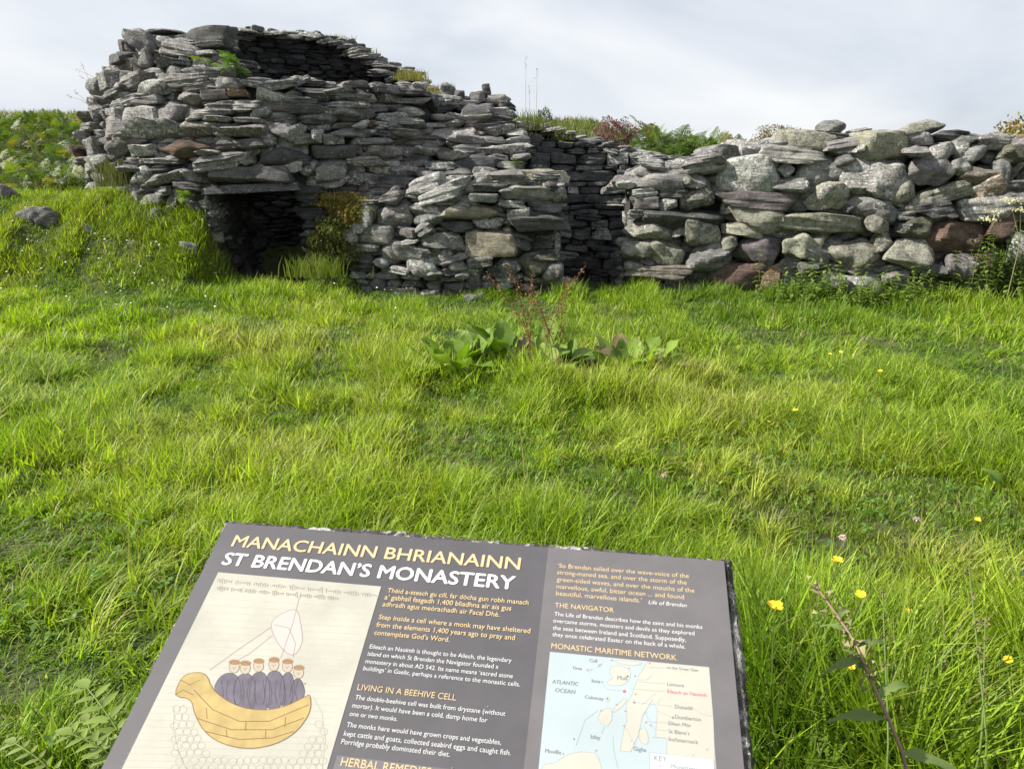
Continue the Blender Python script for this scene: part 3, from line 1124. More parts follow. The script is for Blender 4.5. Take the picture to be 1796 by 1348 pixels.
# ------------------------------------------------------------------ loose rocks in the turf
rng = np.random.default_rng(55)
for (px, py, w, h, kind, label) in [
    (70, 385, 62, 34, 'g', "grey rock breaking out of the left bank, largest of those in its grass"),
    (155, 403, 22, 16, 'p', "small white rock low in the left bank, right of the large grey one"),
    (272, 382, 36, 18, 'p', "pale flat rock tilted in the bank halfway to the doorway"),
    (332, 442, 34, 20, 'p', "whitish rock in the grass just left of the doorway"),
    (92, 312, 40, 24, 'v', "brownish boulder on top of the left bank, in front of the cell"),
    (62, 303, 26, 22, 'p', "pale boulder on the bank top behind the brownish one"),
    (100, 285, 44, 12, 'd', "flat dark slab lying on the bank top against the bracken"),
    (5, 340, 30, 22, 'g', "grey rock at the left edge of the photo on the bank"),
    (150, 300, 34, 16, 'p', "pale slab at the foot of the tall cell's left side"),
    (832, 525, 48, 10, 'g', "flat grey slab sunk in the lawn before the low stub wall"),
    (378, 417, 26, 14, 'b', "brown stone poking from the eroded bank edge beside the doorway"),
    (374, 398, 22, 10, 'p', "white stone set in the bank edge above the brown one"),
    (628, 470, 20, 12, 'p', "small white stone in grass at the foot of the low stub wall"),
    (232, 427, 20, 7, 'p', "sliver of pale stone almost hidden in the middle of the bank"),
]:
    P = ground_hit(px, py + h * .3)
    s = px_per_m(P)
    W, Hh = w / s, h / s
    V, F = rock(W * .9, W * .65, Hh * 1.4, rng, 10, 'boulder')
    a = rng.uniform(-.4, .4)
    V = np.stack([V[:, 0] * math.cos(a) - V[:, 1] * math.sin(a), V[:, 0] * math.sin(a) + V[:, 1] * math.cos(a), V[:, 2]], 1)
    o = stone_part(V + P + np.array([0, W * .2, Hh * .3]), F, 'g' if kind == 'p' else kind, rng, None, name='rock')
    tag(o, label, 'rock', 'loose rocks in the turf')

# ------------------------------------------------------------------ grass
def solid(x, y):
    """where masonry stands, no turf"""
    r = np.hypot(x - C1[0], y - C1[1])
    m = (r < 3.12)
    m |= (x > -2.5) & (x < .5) & (y > 9.75) & (y < 12.5)
    m |= (x > -2.0) & (x < .6) & (y > stub_y(x, 0) + .12) & (y < 11)
    m |= (x > 1.5) & (x < 7.3) & (y > right_y(x, 0) + .12) & (y < right_y(x, 0) + 1.2)
    m |= (x > -1.5) & (x < 3.2) & (y > 9.6) & (y < 12.9)
    return m


SIGN_C = np.array([-.15, .95])


def clump_colors(rng, n, x, y, near):
    """one colour per clump: real differences between lush, yellowing and dry turf"""
    base = np.array([[.190, .285, .018], [.240, .330, .026], [.115, .200, .014], [.290, .345, .050], [.33, .335, .11]])
    v = noise2(x, y, 1.1, 2.0) + rng.normal(size=n) * .33
    k = np.clip(np.digitize(v, [-.55, .10, .58, 1.2]), 0, 4)
    order = np.array([2, 0, 1, 3, 4])
    c = base[order[k]] * rng.uniform(.8, 1.2, (n, 1))
    bank = smooth((y - 8.0) / 1.0) * smooth((-3.4 - x) / .6)
    c = c * (1 - bank[:, None] * .22) + np.array([.17, .14, .05]) * bank[:, None] * .22 * (rng.random((n, 1)) < .5)
    return c


def make_blades(rng, cx, cy, n_per, spread, length, width, bend, lean_dir, lean_amt, col, rows=4):
    """vectorised curved blades in clumps"""
    n = len(cx)
    cid = np.repeat(np.arange(n), n_per)
    m = len(cid)
    ang = rng.uniform(0, 2 * math.pi, m)
    rad = np.sqrt(rng.random(m)) * spread[cid]
    bx, by = cx[cid] + rad * np.cos(ang), cy[cid] + rad * np.sin(ang)
    ok = ~solid(bx, by)
    cid, ang, rad, bx, by = cid[ok], ang[ok], rad[ok], bx[ok], by[ok]
    m = len(cid)
    bz = H(bx, by) - .012
    Lb = length[cid] * rng.uniform(.55, 1.2, m)
    # outward splay + common lean of the clump + own whim
    out = .55 * rad / (spread[cid] + 1e-6)
    whim = rng.uniform(0, 2 * math.pi, m)
    lx = out * np.cos(ang) + lean_amt[cid] * np.cos(lean_dir[cid]) + .8 * np.cos(whim)
    ly = out * np.sin(ang) + lean_amt[cid] * np.sin(lean_dir[cid]) + .8 * np.sin(whim)
    ln = np.hypot(lx, ly) + 1e-6
    bd = np.clip(bend[cid] * rng.uniform(.6, 1.35, m), .1, 1.55) * np.clip(ln, .25, 1.25)
    lx, ly = lx / ln, ly / ln
    wd = width[cid] * rng.uniform(.7, 1.3, m)
    face = np.arctan2(ly, lx) + math.pi / 2 + rng.normal(size=m) * .5
    wx, wy = np.cos(face), np.sin(face)
    # a blade is an arc whose slope angle grows from a0 to a0 + bd
    a0 = rng.uniform(.05, .35, m)
    ts = np.linspace(0, 1, rows)
    V = np.empty((m, rows, 2, 3))
    px, pz = np.zeros(m), np.zeros(m)
    prev = 0.0
    for i, t in enumerate(ts):
        if i:
            am = a0 + bd * 1.25 * (t + prev) / 2
            px = px + Lb * (t - prev) * np.sin(am)
            pz = pz + Lb * (t - prev) * np.cos(am)
        prev = t
        hw = wd * (1.0, .92, .62, .08)[i] / 2 if rows == 4 else wd * (1.0, .8, .08)[i] / 2
        for sgn in (0, 1):
            s = (-1, 1)[sgn]
            V[:, i, sgn, 0] = bx + lx * px + s * wx * hw
            V[:, i, sgn, 1] = by + ly * px + s * wy * hw
            V[:, i, sgn, 2] = np.maximum(bz + pz, bz + .006)
    c = col[cid] * rng.uniform(.5, 1.4, (m, 1))
    dry = rng.random(m) < .035
    c[dry] = np.array([.30, .27, .13]) * rng.uniform(.7, 1.2, (dry.sum(), 1))
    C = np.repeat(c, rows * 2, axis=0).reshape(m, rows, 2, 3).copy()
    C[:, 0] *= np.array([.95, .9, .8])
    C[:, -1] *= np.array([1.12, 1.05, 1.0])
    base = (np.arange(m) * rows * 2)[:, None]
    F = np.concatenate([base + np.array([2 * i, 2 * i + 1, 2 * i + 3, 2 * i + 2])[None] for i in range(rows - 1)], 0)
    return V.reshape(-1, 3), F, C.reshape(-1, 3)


rng = np.random.default_rng(77)
parts = []


def zone(n, x0, x1, y0, y1, n_per, wscale, lscale=1.0, keep=None):
    x = rng.uniform(x0, x1, n)
    y = rng.uniform(y0, y1, n)
    vis = np.abs(x) < (y + .4) * .80 + .35
    hollow = noise2(x, y, 4.4, 6.0) + .35 * noise2(x, y, 9.0, 3.0)
    vis &= ~((hollow < -.30) & (rng.random(n) < .15))
    if keep is not None:
        vis &= keep(x, y)
    x, y = x[vis], y[vis]
    k = len(x)
    lie = smooth((noise2(x, y, 1.0, 4.0) + .15) / .9)                 # 1 where the sward has been flattened
    tuft = smooth((noise2(x, y, 4.4, 6.0) + .35 * noise2(x, y, 9.0, 3.0) + .15) / .8)
    length = (.085 + .115 * tuft + .02 * rng.normal(size=k)) * lscale
    base_wall = np.zeros(k)
    wall_y = np.where(x > 1.0, right_y(x, 0), np.where(x > -2.4, stub_y(x, 0), 99))
    base_wall = smooth(1 - np.abs(wall_y - .35 - y) / .55)
    length = length * (1 + .25 * base_wall)
    bank = smooth((y - 8.2) / .6) * smooth((-3.3 - x) / .4)
    length = length * (1 + .05 * bank)
    corner = smooth((x - .35) / .35) * smooth((2.3 - y) / .7)
    length = length * (1 + 1.3 * corner)
    length = length * (1 + .45 * np.exp(-((x - .15) / .75) ** 2 - ((y - 4.75) / .5) ** 2))
    length = np.clip(length, .04, .5)
    width = (.0054 + .0014 * rng.normal(size=k)).clip(.0022) * wscale * (1 + .35 * corner)
    bend = .72 + .95 * lie + .22 * rng.normal(size=k)
    ldir = 1.2 + 2.6 * noise2(x, y, .75, 1.0) + rng.normal(size=k) * .6
    lamt = .25 + .95 * lie
    spread = (.035 + .03 * rng.random(k)) * (1 + .4 * tuft) * (wscale ** .45)
    col = clump_colors(rng, k, x, y, None)
    # short undergrass in the hollows; shade between tussocks painted into its colour
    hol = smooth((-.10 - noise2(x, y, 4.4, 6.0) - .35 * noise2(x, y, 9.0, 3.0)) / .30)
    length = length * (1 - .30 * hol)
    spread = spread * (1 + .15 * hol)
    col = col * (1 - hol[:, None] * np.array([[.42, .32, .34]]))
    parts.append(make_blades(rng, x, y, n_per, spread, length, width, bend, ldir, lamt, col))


zone(6400, -2.9, 2.9, .35, 3.0, 26, 1.0)
zone(10500, -5.0, 5.0, 3.0, 5.6, 20, 1.25)
zone(16500, -8.4, 8.4, 5.6, 9.9, 13, 1.75)
zone(1800, -8.6, -3.4, 9.7, 11.5, 9, 2.0, .8)
zone(6500, -8.8, -3.3, 7.8, 10.3, 9, 1.6, 1.0)


def merge(parts):
    off, Vs, Fs, Cs = 0, [], [], []
    for V, F, C in parts:
        Vs.append(V)
        Fs.append(F + off)
        Cs.append(C)
        off += len(V)
    return np.concatenate(Vs), np.concatenate(Fs), np.concatenate(Cs)


# long soft blades lying over in swathes
k = 5200
x = rng.uniform(-4.5, 4.5, k)
y = 1.0 + 5.2 * rng.random(k)
ok = (np.abs(x) < (y + .4) * .8 + .3) & (noise2(x, y, 1.5, 15.0) > .05) & (noise2(x, y, 4.4, 6.0) + .35 * noise2(x, y, 9.0, 3.0) > -.05)
x, y = x[ok], y[ok]
k = len(x)
parts.append(make_blades(rng, x, y, 9, np.full(k, .05), rng.uniform(.17, .27, k), np.full(k, .0050) * (.8 + y / 7), rng.uniform(1.0, 1.5, k), 1.0 + 2.8 * noise2(x, y, .8, 9.0) + rng.normal(size=k) * .3,
                         np.full(k, 1.1), np.array([[.275, .335, .045]]) * rng.uniform(.75, 1.2, (k, 1))))
# thin straw-coloured seed stems standing through the sward
k = 1500
x = rng.uniform(-7, 7, k)
y = .9 + 8.2 * rng.random(k)
ok = np.abs(x) < (y + .4) * .8 + .3
x, y = x[ok], y[ok]
k = len(x)
parts.append(make_blades(rng, x, y, 1, np.full(k, .01), rng.uniform(.16, .34, k), np.full(k, .0022) * (1 + y / 8), np.full(k, .45), rng.uniform(0, 6.3, k),
                         np.full(k, .4), np.array([[.26, .23, .10]]) * rng.uniform(.6, 1.3, (k, 1))))
V, F, C = merge(parts)
o = build("grass", V, F, M_GRASS, colors=C, smooth_angle=180, origin=(0, 0, 0))
tag(o, "long bright green tufted grass of the lawn and the bank", "grass", kind="stuff")

# clover and small broad leaves low in the sward
k = 2600
x = rng.uniform(-3.6, 3.6, k)
y = .9 + 4.6 * rng.random(k)
ok = (np.abs(x) < (y + .4) * .8 + .3) & (noise2(x, y, 2.1, 11.0) > .12)
x, y = x[ok], y[ok]
k = len(x)
z = H(x, y) + rng.uniform(.03, .10, k)
r_ = rng.uniform(.008, .017, k)
a_ = rng.uniform(0, 6.28, k)
VV = []
for j in range(3):
    aa = a_ + j * 2.094
    dx, dy = np.cos(aa), np.sin(aa)
    tl_ = rng.normal(size=k) * .35
    q0 = np.stack([x, y, z], 1)
    for fx, fy in ((0, 0), (.9, -.62), (1.75, -.35), (1.75, .35), (.9, .62)):
        VV.append(q0 + np.stack([r_ * (dx * fx - dy * fy), r_ * (dy * fx + dx * fy), r_ * (fx * tl_ + .25 * abs(fy))], 1))
VV = np.stack(VV, 1)
b_ = (np.arange(k) * 15)[:, None]
FT = [tuple(int(q) for q in (b0 + 5 * j + np.arange(5))) for b0 in b_[:, 0] for j in range(3)]
CC = np.repeat(np.array([[.085, .165, .03]]) * rng.uniform(.65, 1.4, (k, 1)), 15, 0)
o = build("clover_leaves", VV.reshape(-1, 3), FT, M_LEAF, colors=CC, origin=(0, 0, 0))
tag(o, "low clover leaves scattered through the near lawn", "clover", kind="stuff")

# rough grass on the hillside behind the walls
parts = []
x = rng.uniform(-22, 26, 9000)
y = 12.5 + 27 * rng.random(9000) ** 1.3
ok = (np.hypot(x - C1[0], y - C1[1]) > 3.4) & ((x < -1.4) | (x > 3.4) | (y > 13.0))
x, y = x[ok], y[ok]
k = len(x)
col = np.array([[.10, .125, .025], [.155, .14, .05], [.07, .11, .02]])[rng.integers(0, 3, k)] * rng.uniform(.8, 1.2, (k, 1))
parts.append(make_blades(rng, x, y, 9, np.full(k, .16), rng.uniform(.2, .4, k), np.full(k, .02), np.full(k, .7), rng.uniform(0, 6.3, k), np.full(k, .3), col))
V, F, C = merge(parts)
o = build("hill_grass", V, F, M_GRASS, colors=C, smooth_angle=180, origin=(0, 0, 0))
tag(o, "rough olive grass on the hillside behind the ruins", "grass", kind="stuff")

# ------------------------------------------------------------------ the interpretation panel in the foreground
def fit_panel():
    d1, d2 = ray(398, 917), ray(1270, 984)
    z = .95
    A = CAM + d1 * ((z - EYE) / d1[2])
    Bp = CAM + d2 * ((z - EYE) / d2[2])
    ex = Bp - A
    wid = np.linalg.norm(ex)
    ex = ex / wid
    up = np.array([.191, 1.245, .595])
    up = up - ex * (up @ ex)
    up /= np.linalg.norm(up)
    return A, ex, up, wid


PA, PX, PUP, PWID = fit_panel()
PN = np.cross(PX, PUP)
PHGT = .66


def pan(px, py):
    """photo point -> metres right of / below the panel's top left corner"""
    d = ray(px, py)
    t = ((PA - CAM) @ PN) / (d @ PN)
    q = CAM + d * t - PA
    return np.array([q @ PX, -(q @ PUP)])


def w3(a, b, h):
    h = .0016 + (h - .0016) * .3 if h > .0016 else h
    return PA + a * PX - b * PUP + h * PN


sign = thing("interpretation_panel", tuple(w3(PWID / 2, PHGT * .6, 0) * np.array([1, 1, 0])),
             "sloping grey information board about the monastery on a rough stone slab in the foreground", "information board")


def flat_mat(name, col, rough=.6, mottled=0.0, scale=60.0):
    m, nt, N, out = material(name)
    ln = nt.links.new
    b = N('ShaderNodeBsdfPrincipled', Base_Color=(*col, 1), Roughness=rough)
    b.inputs['Specular IOR Level'].default_value = .32 if 'laminate' in name else .25
    if mottled:
        geo = N('ShaderNodeNewGeometry')
        n = N('ShaderNodeTexNoise', Scale=scale, Detail=5.0, Roughness=.6)
        ln(geo.outputs['Position'], n.inputs['Vector'])
        c = np.array(col)
        r = ramp(N, .3, (*(c * (1 - mottled)), 1), .7, (*(c * (1 + mottled)), 1))
        ln(n.outputs[0], r.inputs[0])
        ln(r.outputs[0], b.inputs['Base Color'])
    ln(b.outputs[0], out.inputs[0])
    return m


M_PANEL = flat_mat("laminate_slate_grey", (.070, .067, .075), .61, .10, 16)
M_PANEL2 = flat_mat("laminate_mauve_grey", (.112, .105, .111), .61, .10, 16)
M_CREAMTXT = flat_mat("cream_ink", (.48, .37, .21), .7)
M_WHITETXT = flat_mat("white_ink", (.52, .52, .52), .7)
M_PAGE = flat_mat("parchment_print", (.335, .33, .285), .7, .10, 14)
M_SEA = flat_mat("map_sea_print", (.305, .36, .375), .7, .05, 9)
M_LAND = flat_mat("map_land_print", (.365, .355, .31), .7, .05, 9)
M_MAPINK = flat_mat("map_ink", (.16, .17, .18), .6)
M_LINE = flat_mat("map_line_ink", (.26, .30, .30), .7)
M_RED = flat_mat("red_ink", (.50, .10, .14), .6)
M_BOAT = flat_mat("ochre_print", (.32, .24, .095), .7, .16, 40)
M_BOATD = flat_mat("brown_print", (.15, .085, .035), .7)
M_ROBE = flat_mat("dark_robe_print", (.10, .09, .115), .7, .2, 50)
M_SKIN = flat_mat("pale_skin_print", (.33, .285, .23), .7)
M_CAP = flat_mat("russet_print", (.22, .135, .075), .7)
M_SAIL = flat_mat("sail_print", (.355, .345, .32), .7)
M_SAILL = flat_mat("mauve_line_print", (.28, .19, .21), .7)
M_SCRIPT = flat_mat("faded_brown_ink", (.20, .16, .12), .7)

# rough stone slab under the laminate
rng = np.random.default_rng(91)
nxs, nys = 120, 90
M0x, M0y, M1x, M1y = -.008, -.013, PWID + .015, PHGT + .012
V, F = [], []
th_ = .055
us, vs = np.linspace(0, 1, nxs), np.linspace(0, 1, nys)
top = {}
ring = [(u, 0.0) for u in us] + [(1.0, v) for v in vs[1:]] + [(u, 1.0) for u in us[::-1][1:]] + [(0.0, v) for v in vs[::-1][1:-1]]
nr_ = len(ring)
rows_ = [(.020, .0), (.004, -.0035), (.0, -.010), (-.003, -.03), (.0, -th_), (.03, -th_ - .004)]
for inset, hh in rows_:
    for i, (u, v) in enumerate(ring):
        jag = .0022 * math.sin(i * 1.9) * math.sin(i * .37 + hh * 90) + rng.normal() * .0012
        jag += .0035 * math.sin(i * .09 + 1) * math.sin(i * .041)
        a = M0x + (M1x - M0x) * u
        b = M0y + (M1y - M0y) * v
        da = (-1 if u < 1e-6 else 1 if u > 1 - 1e-6 else 0)
        db = (-1 if v < 1e-6 else 1 if v > 1 - 1e-6 else 0)
        a -= da * (inset + (jag if inset < .01 else 0))
        b -= db * (inset + (jag if inset < .01 else 0))
        V.append(w3(a, b, hh - .002 + (rng.normal() * .0006 if inset < .01 else 0)))
for r in range(len(rows_) - 1):
    for i in range(nr_):
        j = (i + 1) % nr_
        F.append([r * nr_ + i, (r + 1) * nr_ + i, (r + 1) * nr_ + j, r * nr_ + j])
F.append([i for i in range(nr_)])
F.append([(len(rows_) - 1) * nr_ + i for i in range(nr_)][::-1])
k = len(V)
o = build("stone_slab", np.array(V), F, M_STONE, sign, smooth_angle=40, colors=np.tile(np.array([.115, .11, .10]), (k, 1)),
          floats={'lichen_white': np.full(k, .55), 'lichen_yellow': np.full(k, .35)})
# plinth under the slab
mb = MB()
ca, cb = PWID / 2, PHGT * .62
for (za, zb, ha, hb) in ((-.15, .10, .30, .22), (.10, .62, .22, .15)):
    ctr = w3(ca, cb, 0)
    ex2 = np.array([PX[0], PX[1], 0])
    ey2 = np.array([-PX[1], PX[0], 0])
    V = [ctr * np.array([1, 1, 0]) + ex2 * sx * ha + ey2 * sy * hb + np.array([0, 0, z]) for z in (za, zb) for sx, sy in ((-1, -1), (1, -1), (1, 1), (-1, 1))]
    mb.add(np.array(V), [[0, 1, 5, 4], [1, 2, 6, 5], [2, 3, 7, 6], [3, 0, 4, 7], [4, 5, 6, 7], [3, 2, 1, 0]])
V = np.concatenate(mb.V)
build("plinth", V, np.array(mb.F), M_STONE, sign, colors=np.tile(np.array([.16, .155, .14]), (len(V), 1)),
      floats={'lichen_white': np.full(len(V), .4), 'lichen_yellow': np.full(len(V), .2)})


def slab_poly(name, pts, h, mat, parent, px=True, thick=.0008):
    """flat printed shape lying on the panel (photo points or panel metres)"""
    P = [pan(*p) if px else np.array(p) for p in pts]
    ar = sum(P[i][0] * P[(i + 1) % len(P)][1] - P[(i + 1) % len(P)][0] * P[i][1] for i in range(len(P)))
    if ar > 0:
        P = P[::-1]
    n = len(P)
    V = [w3(p[0], p[1], h) for p in P] + [w3(p[0], p[1], h - thick) for p in P]
    F = [list(range(n))] + [[i, n + i, n + (i + 1) % n, (i + 1) % n] for i in range(n)]
    return V, F


def shapes(name, polys, h, mat, parent, px=True, thick=.0004):
    mb = MB()
    for p in polys:
        V, F = slab_poly(name, p, h, mat, parent, px, thick)
        mb.add(np.array(V), F)
    return mb.out(name, mat, parent)


def ribbon(pts, wid, px=True):
    P = np.array([pan(*p) if px else p for p in pts])
    Lf, Rt = [], []
    for i in range(len(P)):
        d = P[min(i + 1, len(P) - 1)] - P[max(i - 1, 0)]
        d = d / (np.linalg.norm(d) + 1e-9)
        nn = np.array([-d[1], d[0]]) * wid / 2
        Lf.append(P[i] + nn)
        Rt.append(P[i] - nn)
    return Lf, Rt


def lines(name, paths, wid, h, mat, parent, px=True):
    mb = MB()
    for p in paths:
        Lf, Rt = ribbon(p, wid, px)
        n = len(Lf)
        V = [w3(*q, h) for q in Lf] + [w3(*q, h) for q in Rt]
        F = [[i, n + i, n + i + 1, i + 1] for i in range(n - 1)]
        mb.add(np.array(V), F)
    return mb.out(name, mat, parent)


rect = lambda a0, b0, a1, b1: [(a0, b0), (a1, b0), (a1, b1), (a0, b1)]
COLX = float(pan(962, 959)[0])
face = shapes("panel_face", [rect(0, 0, PWID, PHGT)], .001, M_PANEL, sign, px=False, thick=.003)
side = shapes("side_column", [rect(COLX, .0003, PWID - .0003, PHGT - .0003)], .0016, M_PANEL2, sign, px=False)

_font_cache = {}


def text_mesh(body, shear=0.0, bold=0.0):
    cu = bpy.data.curves.new("t", 'FONT')
    cu.body = body
    cu.size = 1.0
    cu.shear = shear
    cu.offset = bold
    cu.resolution_u = 3
    ob = bpy.data.objects.new("t", cu)
    COL.objects.link(ob)
    dg = bpy.context.evaluated_depsgraph_get()
    me = bpy.data.meshes.new_from_object(ob.evaluated_get(dg))
    V = np.zeros(len(me.vertices) * 3, np.float32)
    me.vertices.foreach_get('co', V)
    V = V.reshape(-1, 3).astype(float)
    F = [list(p.vertices) for p in me.polygons]
    bpy.data.objects.remove(ob)
    bpy.data.curves.remove(cu)
    bpy.data.meshes.remove(me)
    return V, F


CAPH = .727


def text_block(name, rows, mat, parent, h=.0024, crop=None, bold=0.0, shear=0.0, size=None):
    """rows: (text, x0, y0, x1, y1) baseline ends in crop units"""
    ox, oy, s = crop
    mb = MB()
    for (body, x0, y0, x1, y1) in rows:
        p0, p1 = pan(ox + x0 / s, oy + y0 / s), pan(ox + x1 / s, oy + y1 / s)
        V, F = text_mesh(body, shear, 0.0)
        wmin, wmax = V[:, 0].min(), V[:, 0].max()
        sx = (p1[0] - p0[0]) / (wmax - wmin)
        sy = size / CAPH if size else sx
        bb = (p0[1] + p1[1]) / 2 if abs(p1[1] - p0[1]) < .006 else p0[1]
        # heavier weights: the same letters laid again a hair to each side
        offs = [(0, 0)] if bold <= 0 else [(-bold, 0), (0, 0), (bold, 0), (0, bold * .8), (0, -bold * .8)]
        for q, (dx, dy) in enumerate(offs):
            mb.add(np.array([w3(p0[0] + (v[0] - wmin + dx) * sx, bb - (v[1] + dy) * sy, h + q * .00012) for v in V]), F)
    return mb.out(name, mat, parent)


cA = (360, 900, 2.993)
cB = (560, 1020, 4.11)
cC = (920, 950, 4.38)
cD = (930, 1120, 4.49)
text_block("title", [("MANACHAINN BHRIANAINN", 135, 178, 1650, 293)], M_CREAMTXT, face, crop=cA, bold=.016, size=.0245)
text_block("title", [("ST BRENDAN\u2019S MONASTERY", 85, 272, 1620, 398)], M_WHITETXT, face, crop=cA, bold=.026, size=.0255)
text_block("paragraph", [
    ("Th\u00e8id a-steach gu cill, far d\u00f2cha gun robh manach", 490, 82, 1508, 165),
    ("a\u2019 gabhail fasgadh 1,400 bliadhna air ais gus", 470, 130, 1383, 208),
    ("adhradh agus me\u00f2rachadh air Facal Dh\u00e8.", 455, 178, 1298, 255),
    ("Step inside a cell where a monk may have sheltered", 428, 272, 1520, 372),
    ("from the elements 1,400 years ago to pray and", 410, 330, 1410, 418),
    ("contemplate God\u2019s Word.", 395, 385, 938, 433)], M_CREAMTXT, face, crop=cB, bold=.013)
text_block("paragraph", [
    ("Eileach an Naoimh is thought to be Ailech, the legendary", 362, 482, 1385, 583),
    ("island on which St Brendan the Navigator founded a", 348, 534, 1290, 628),
    ("monastery in about AD 542. Its name means \u2018sacred stone", 332, 588, 1395, 695),
    ("buildings\u2019 in Gaelic, perhaps a reference to the monastic cells.", 316, 640, 1447, 755)], M_WHITETXT, face, crop=cB)
text_block("heading", [("LIVING IN A BEEHIVE CELL", 273, 780, 985, 857)], M_CREAMTXT, face, crop=cB)
text_block("paragraph", [
    ("The double-beehive cell was built from drystane (without", 258, 848, 1340, 968),
    ("mortar). It would have been a cold, damp home for", 237, 908, 1210, 1015),
    ("one or two monks.", 218, 968, 563, 1003),
    ("The monks here would have grown crops and vegetables,", 197, 1043, 1310, 1178),
    ("kept cattle and goats, collected seabird eggs and caught fish.", 177, 1110, 1380, 1252),
    ("Porridge probably dominated their diet.", 158, 1168, 940, 1262)], M_WHITETXT, face, crop=cB)
hb = pan(560 + 130 / 4.11, 1020 + 1250 / 4.11)
box = shapes("caption_box", [rect(hb[0], hb[1], COLX - .018, PHGT - .03)], .0016, M_PANEL2, face, px=False)
text_block("heading", [("HERBAL REMEDIES", 152, 1325, 800, 1405)], M_CREAMTXT, face, crop=cB, bold=.008)
text_block("quotation", [
    ("\u2018So Brendan sailed over the wave-voice of the", 255, 195, 1262, 285),
    ("strong-maned sea, and over the storm of the", 250, 247, 1245, 335),
    ("green-sided waves, and over the mouths of the", 248, 303, 1305, 395),
    ("marvellous, awful, bitter ocean ... and found", 245, 357, 1225, 445),
    ("beautiful, marvellous islands.\u2019", 242, 412, 900, 470)], M_CREAMTXT, side, crop=cC)
text_block("quotation", [("Life of Brendan", 952, 480, 1245, 503)], M_WHITETXT, side, crop=cC, shear=.22)
text_block("heading", [("THE NAVIGATOR", 232, 505, 685, 545)], M_CREAMTXT, side, crop=cC, bold=.006)
text_block("paragraph", [
    ("The Life of Brendan describes how the saint and his monks", 228, 570, 1365, 670),
    ("overcame storms, monsters and devils as they explored", 220, 620, 1305, 720),
    ("the seas between Ireland and Scotland. Supposedly,", 217, 675, 1240, 770),
    ("they once celebrated Easter on the back of a whale.", 213, 727, 1235, 822)], M_WHITETXT, side, crop=cC)
text_block("heading", [("MONASTIC MARITIME NETWORK", 205, 820, 1168, 912)], M_CREAMTXT, side, crop=cC, bold=.006)

# the printed boat picture, a plain stand-in of the same size and colours
c5 = lambda x, y: (160 + x / 3.454, 990 + y / 3.454)
tl, tr = pan(383, 1004.5), pan(669, 1028)
pic = shapes("picture", [rect(tl[0], (tl[1] + tr[1]) / 2, tr[0], PHGT - .025)], .0016, M_PAGE, sign, px=False)
hull = [c5(*p) for p in [(500, 800), (545, 690), (600, 655), (700, 655), (735, 760), (860, 850), (1000, 885), (1160, 870), (1300, 800), (1328, 785),
                         (1335, 860), (1310, 930), (1240, 1020), (1120, 1090), (960, 1120), (800, 1090), (690, 1020), (625, 900), (612, 812)]]
sail = [c5(*p) for p in [(1085, 350), (1150, 300), (1250, 258), (1275, 380), (1285, 480), (1225, 565), (1150, 505), (1105, 430)]]


def chaikin(P, it=2):
    P = [np.array(p, float) for p in P]
    for _ in range(it):
        Q = []
        for i in range(len(P)):
            a_, b_ = P[i], P[(i + 1) % len(P)]
            Q += [a_ * .75 + b_ * .25, a_ * .25 + b_ * .75]
        P = Q
    return P


hull, sail = chaikin(hull), chaikin(sail)
shapes("sail", [sail], .0020, M_SAIL, pic)
lines("rigging", [[c5(1150, 570), c5(1225, 350), c5(1265, 190)], [c5(1090, 380), c5(900, 510), c5(720, 640)], [c5(1100, 430), c5(960, 540), c5(850, 600)],
                  sail + [sail[0]], [c5(1110, 365), c5(1200, 385), c5(1240, 480), c5(1225, 560)]], .0011, .0023, M_SAILL, pic)
robes = [[(735, 772), (770, 690), (820, 655), (870, 660), (905, 700), (915, 850), (860, 848)], [(860, 848), (880, 690), (915, 660), (965, 660), (1000, 720), (990, 882), (930, 868)],
         [(960, 876), (965, 690), (1000, 650), (1050, 650), (1085, 720), (1080, 880), (1000, 882)], [(1050, 882), (1060, 680), (1095, 640), (1150, 650), (1175, 720), (1165, 868)],
         [(1140, 870), (1150, 690), (1185, 650), (1220, 660), (1235, 740), (1225, 842)], [(1200, 850), (1215, 735), (1240, 685), (1280, 700), (1302, 790), (1260, 825)]]
robes = [chaikin(rb, 2) for rb in robes]
for q_, rb in enumerate(robes):
    shapes("robe", [[c5(*p) for p in rb]], .0020 + .0001 * (q_ % 2), M_ROBE, pic)
lines("robe_fold", [[c5(*p) for p in rb] for rb in robes] + [[c5(x, 700), c5(x + 12 * (-1) ** (x // 30), 780), c5(x + 4, 850)] for x in range(790, 1290, 42)], .0008, .0023,
      flat_mat("robe_line_print", (.045, .04, .055), .7), pic)
circ = lambda x, y, rx, ry, n=14: [c5(x + rx * math.cos(2 * math.pi * i / n), y + ry * math.sin(2 * math.pi * i / n)) for i in range(n)]
heads = [(868, 622), (935, 628), (1015, 615), (1108, 608), (1190, 618), (1258, 655)]
shapes("face", [circ(x, y, 31, 36) for x, y in heads], .0024, M_SKIN, pic)
shapes("cap", [circ(x + 2, y - 30, 34, 17) for x, y in heads], .0027, M_CAP, pic)
lines("face_line", [[c5(x - 14, y + 2), c5(x - 6, y + 2)] for x, y in heads] + [[c5(x + 5, y + 2), c5(x + 13, y + 2)] for x, y in heads] + [[c5(x, y + 2), c5(x - 3, y + 12), c5(x + 3, y + 13)] for x, y in heads]
      + [circ(x, y, 31, 36) + [circ(x, y, 31, 36)[0]] for x, y in heads], .0006, .0029, M_BOATD, pic)
shapes("hull", [hull], .0030, M_BOAT, pic)
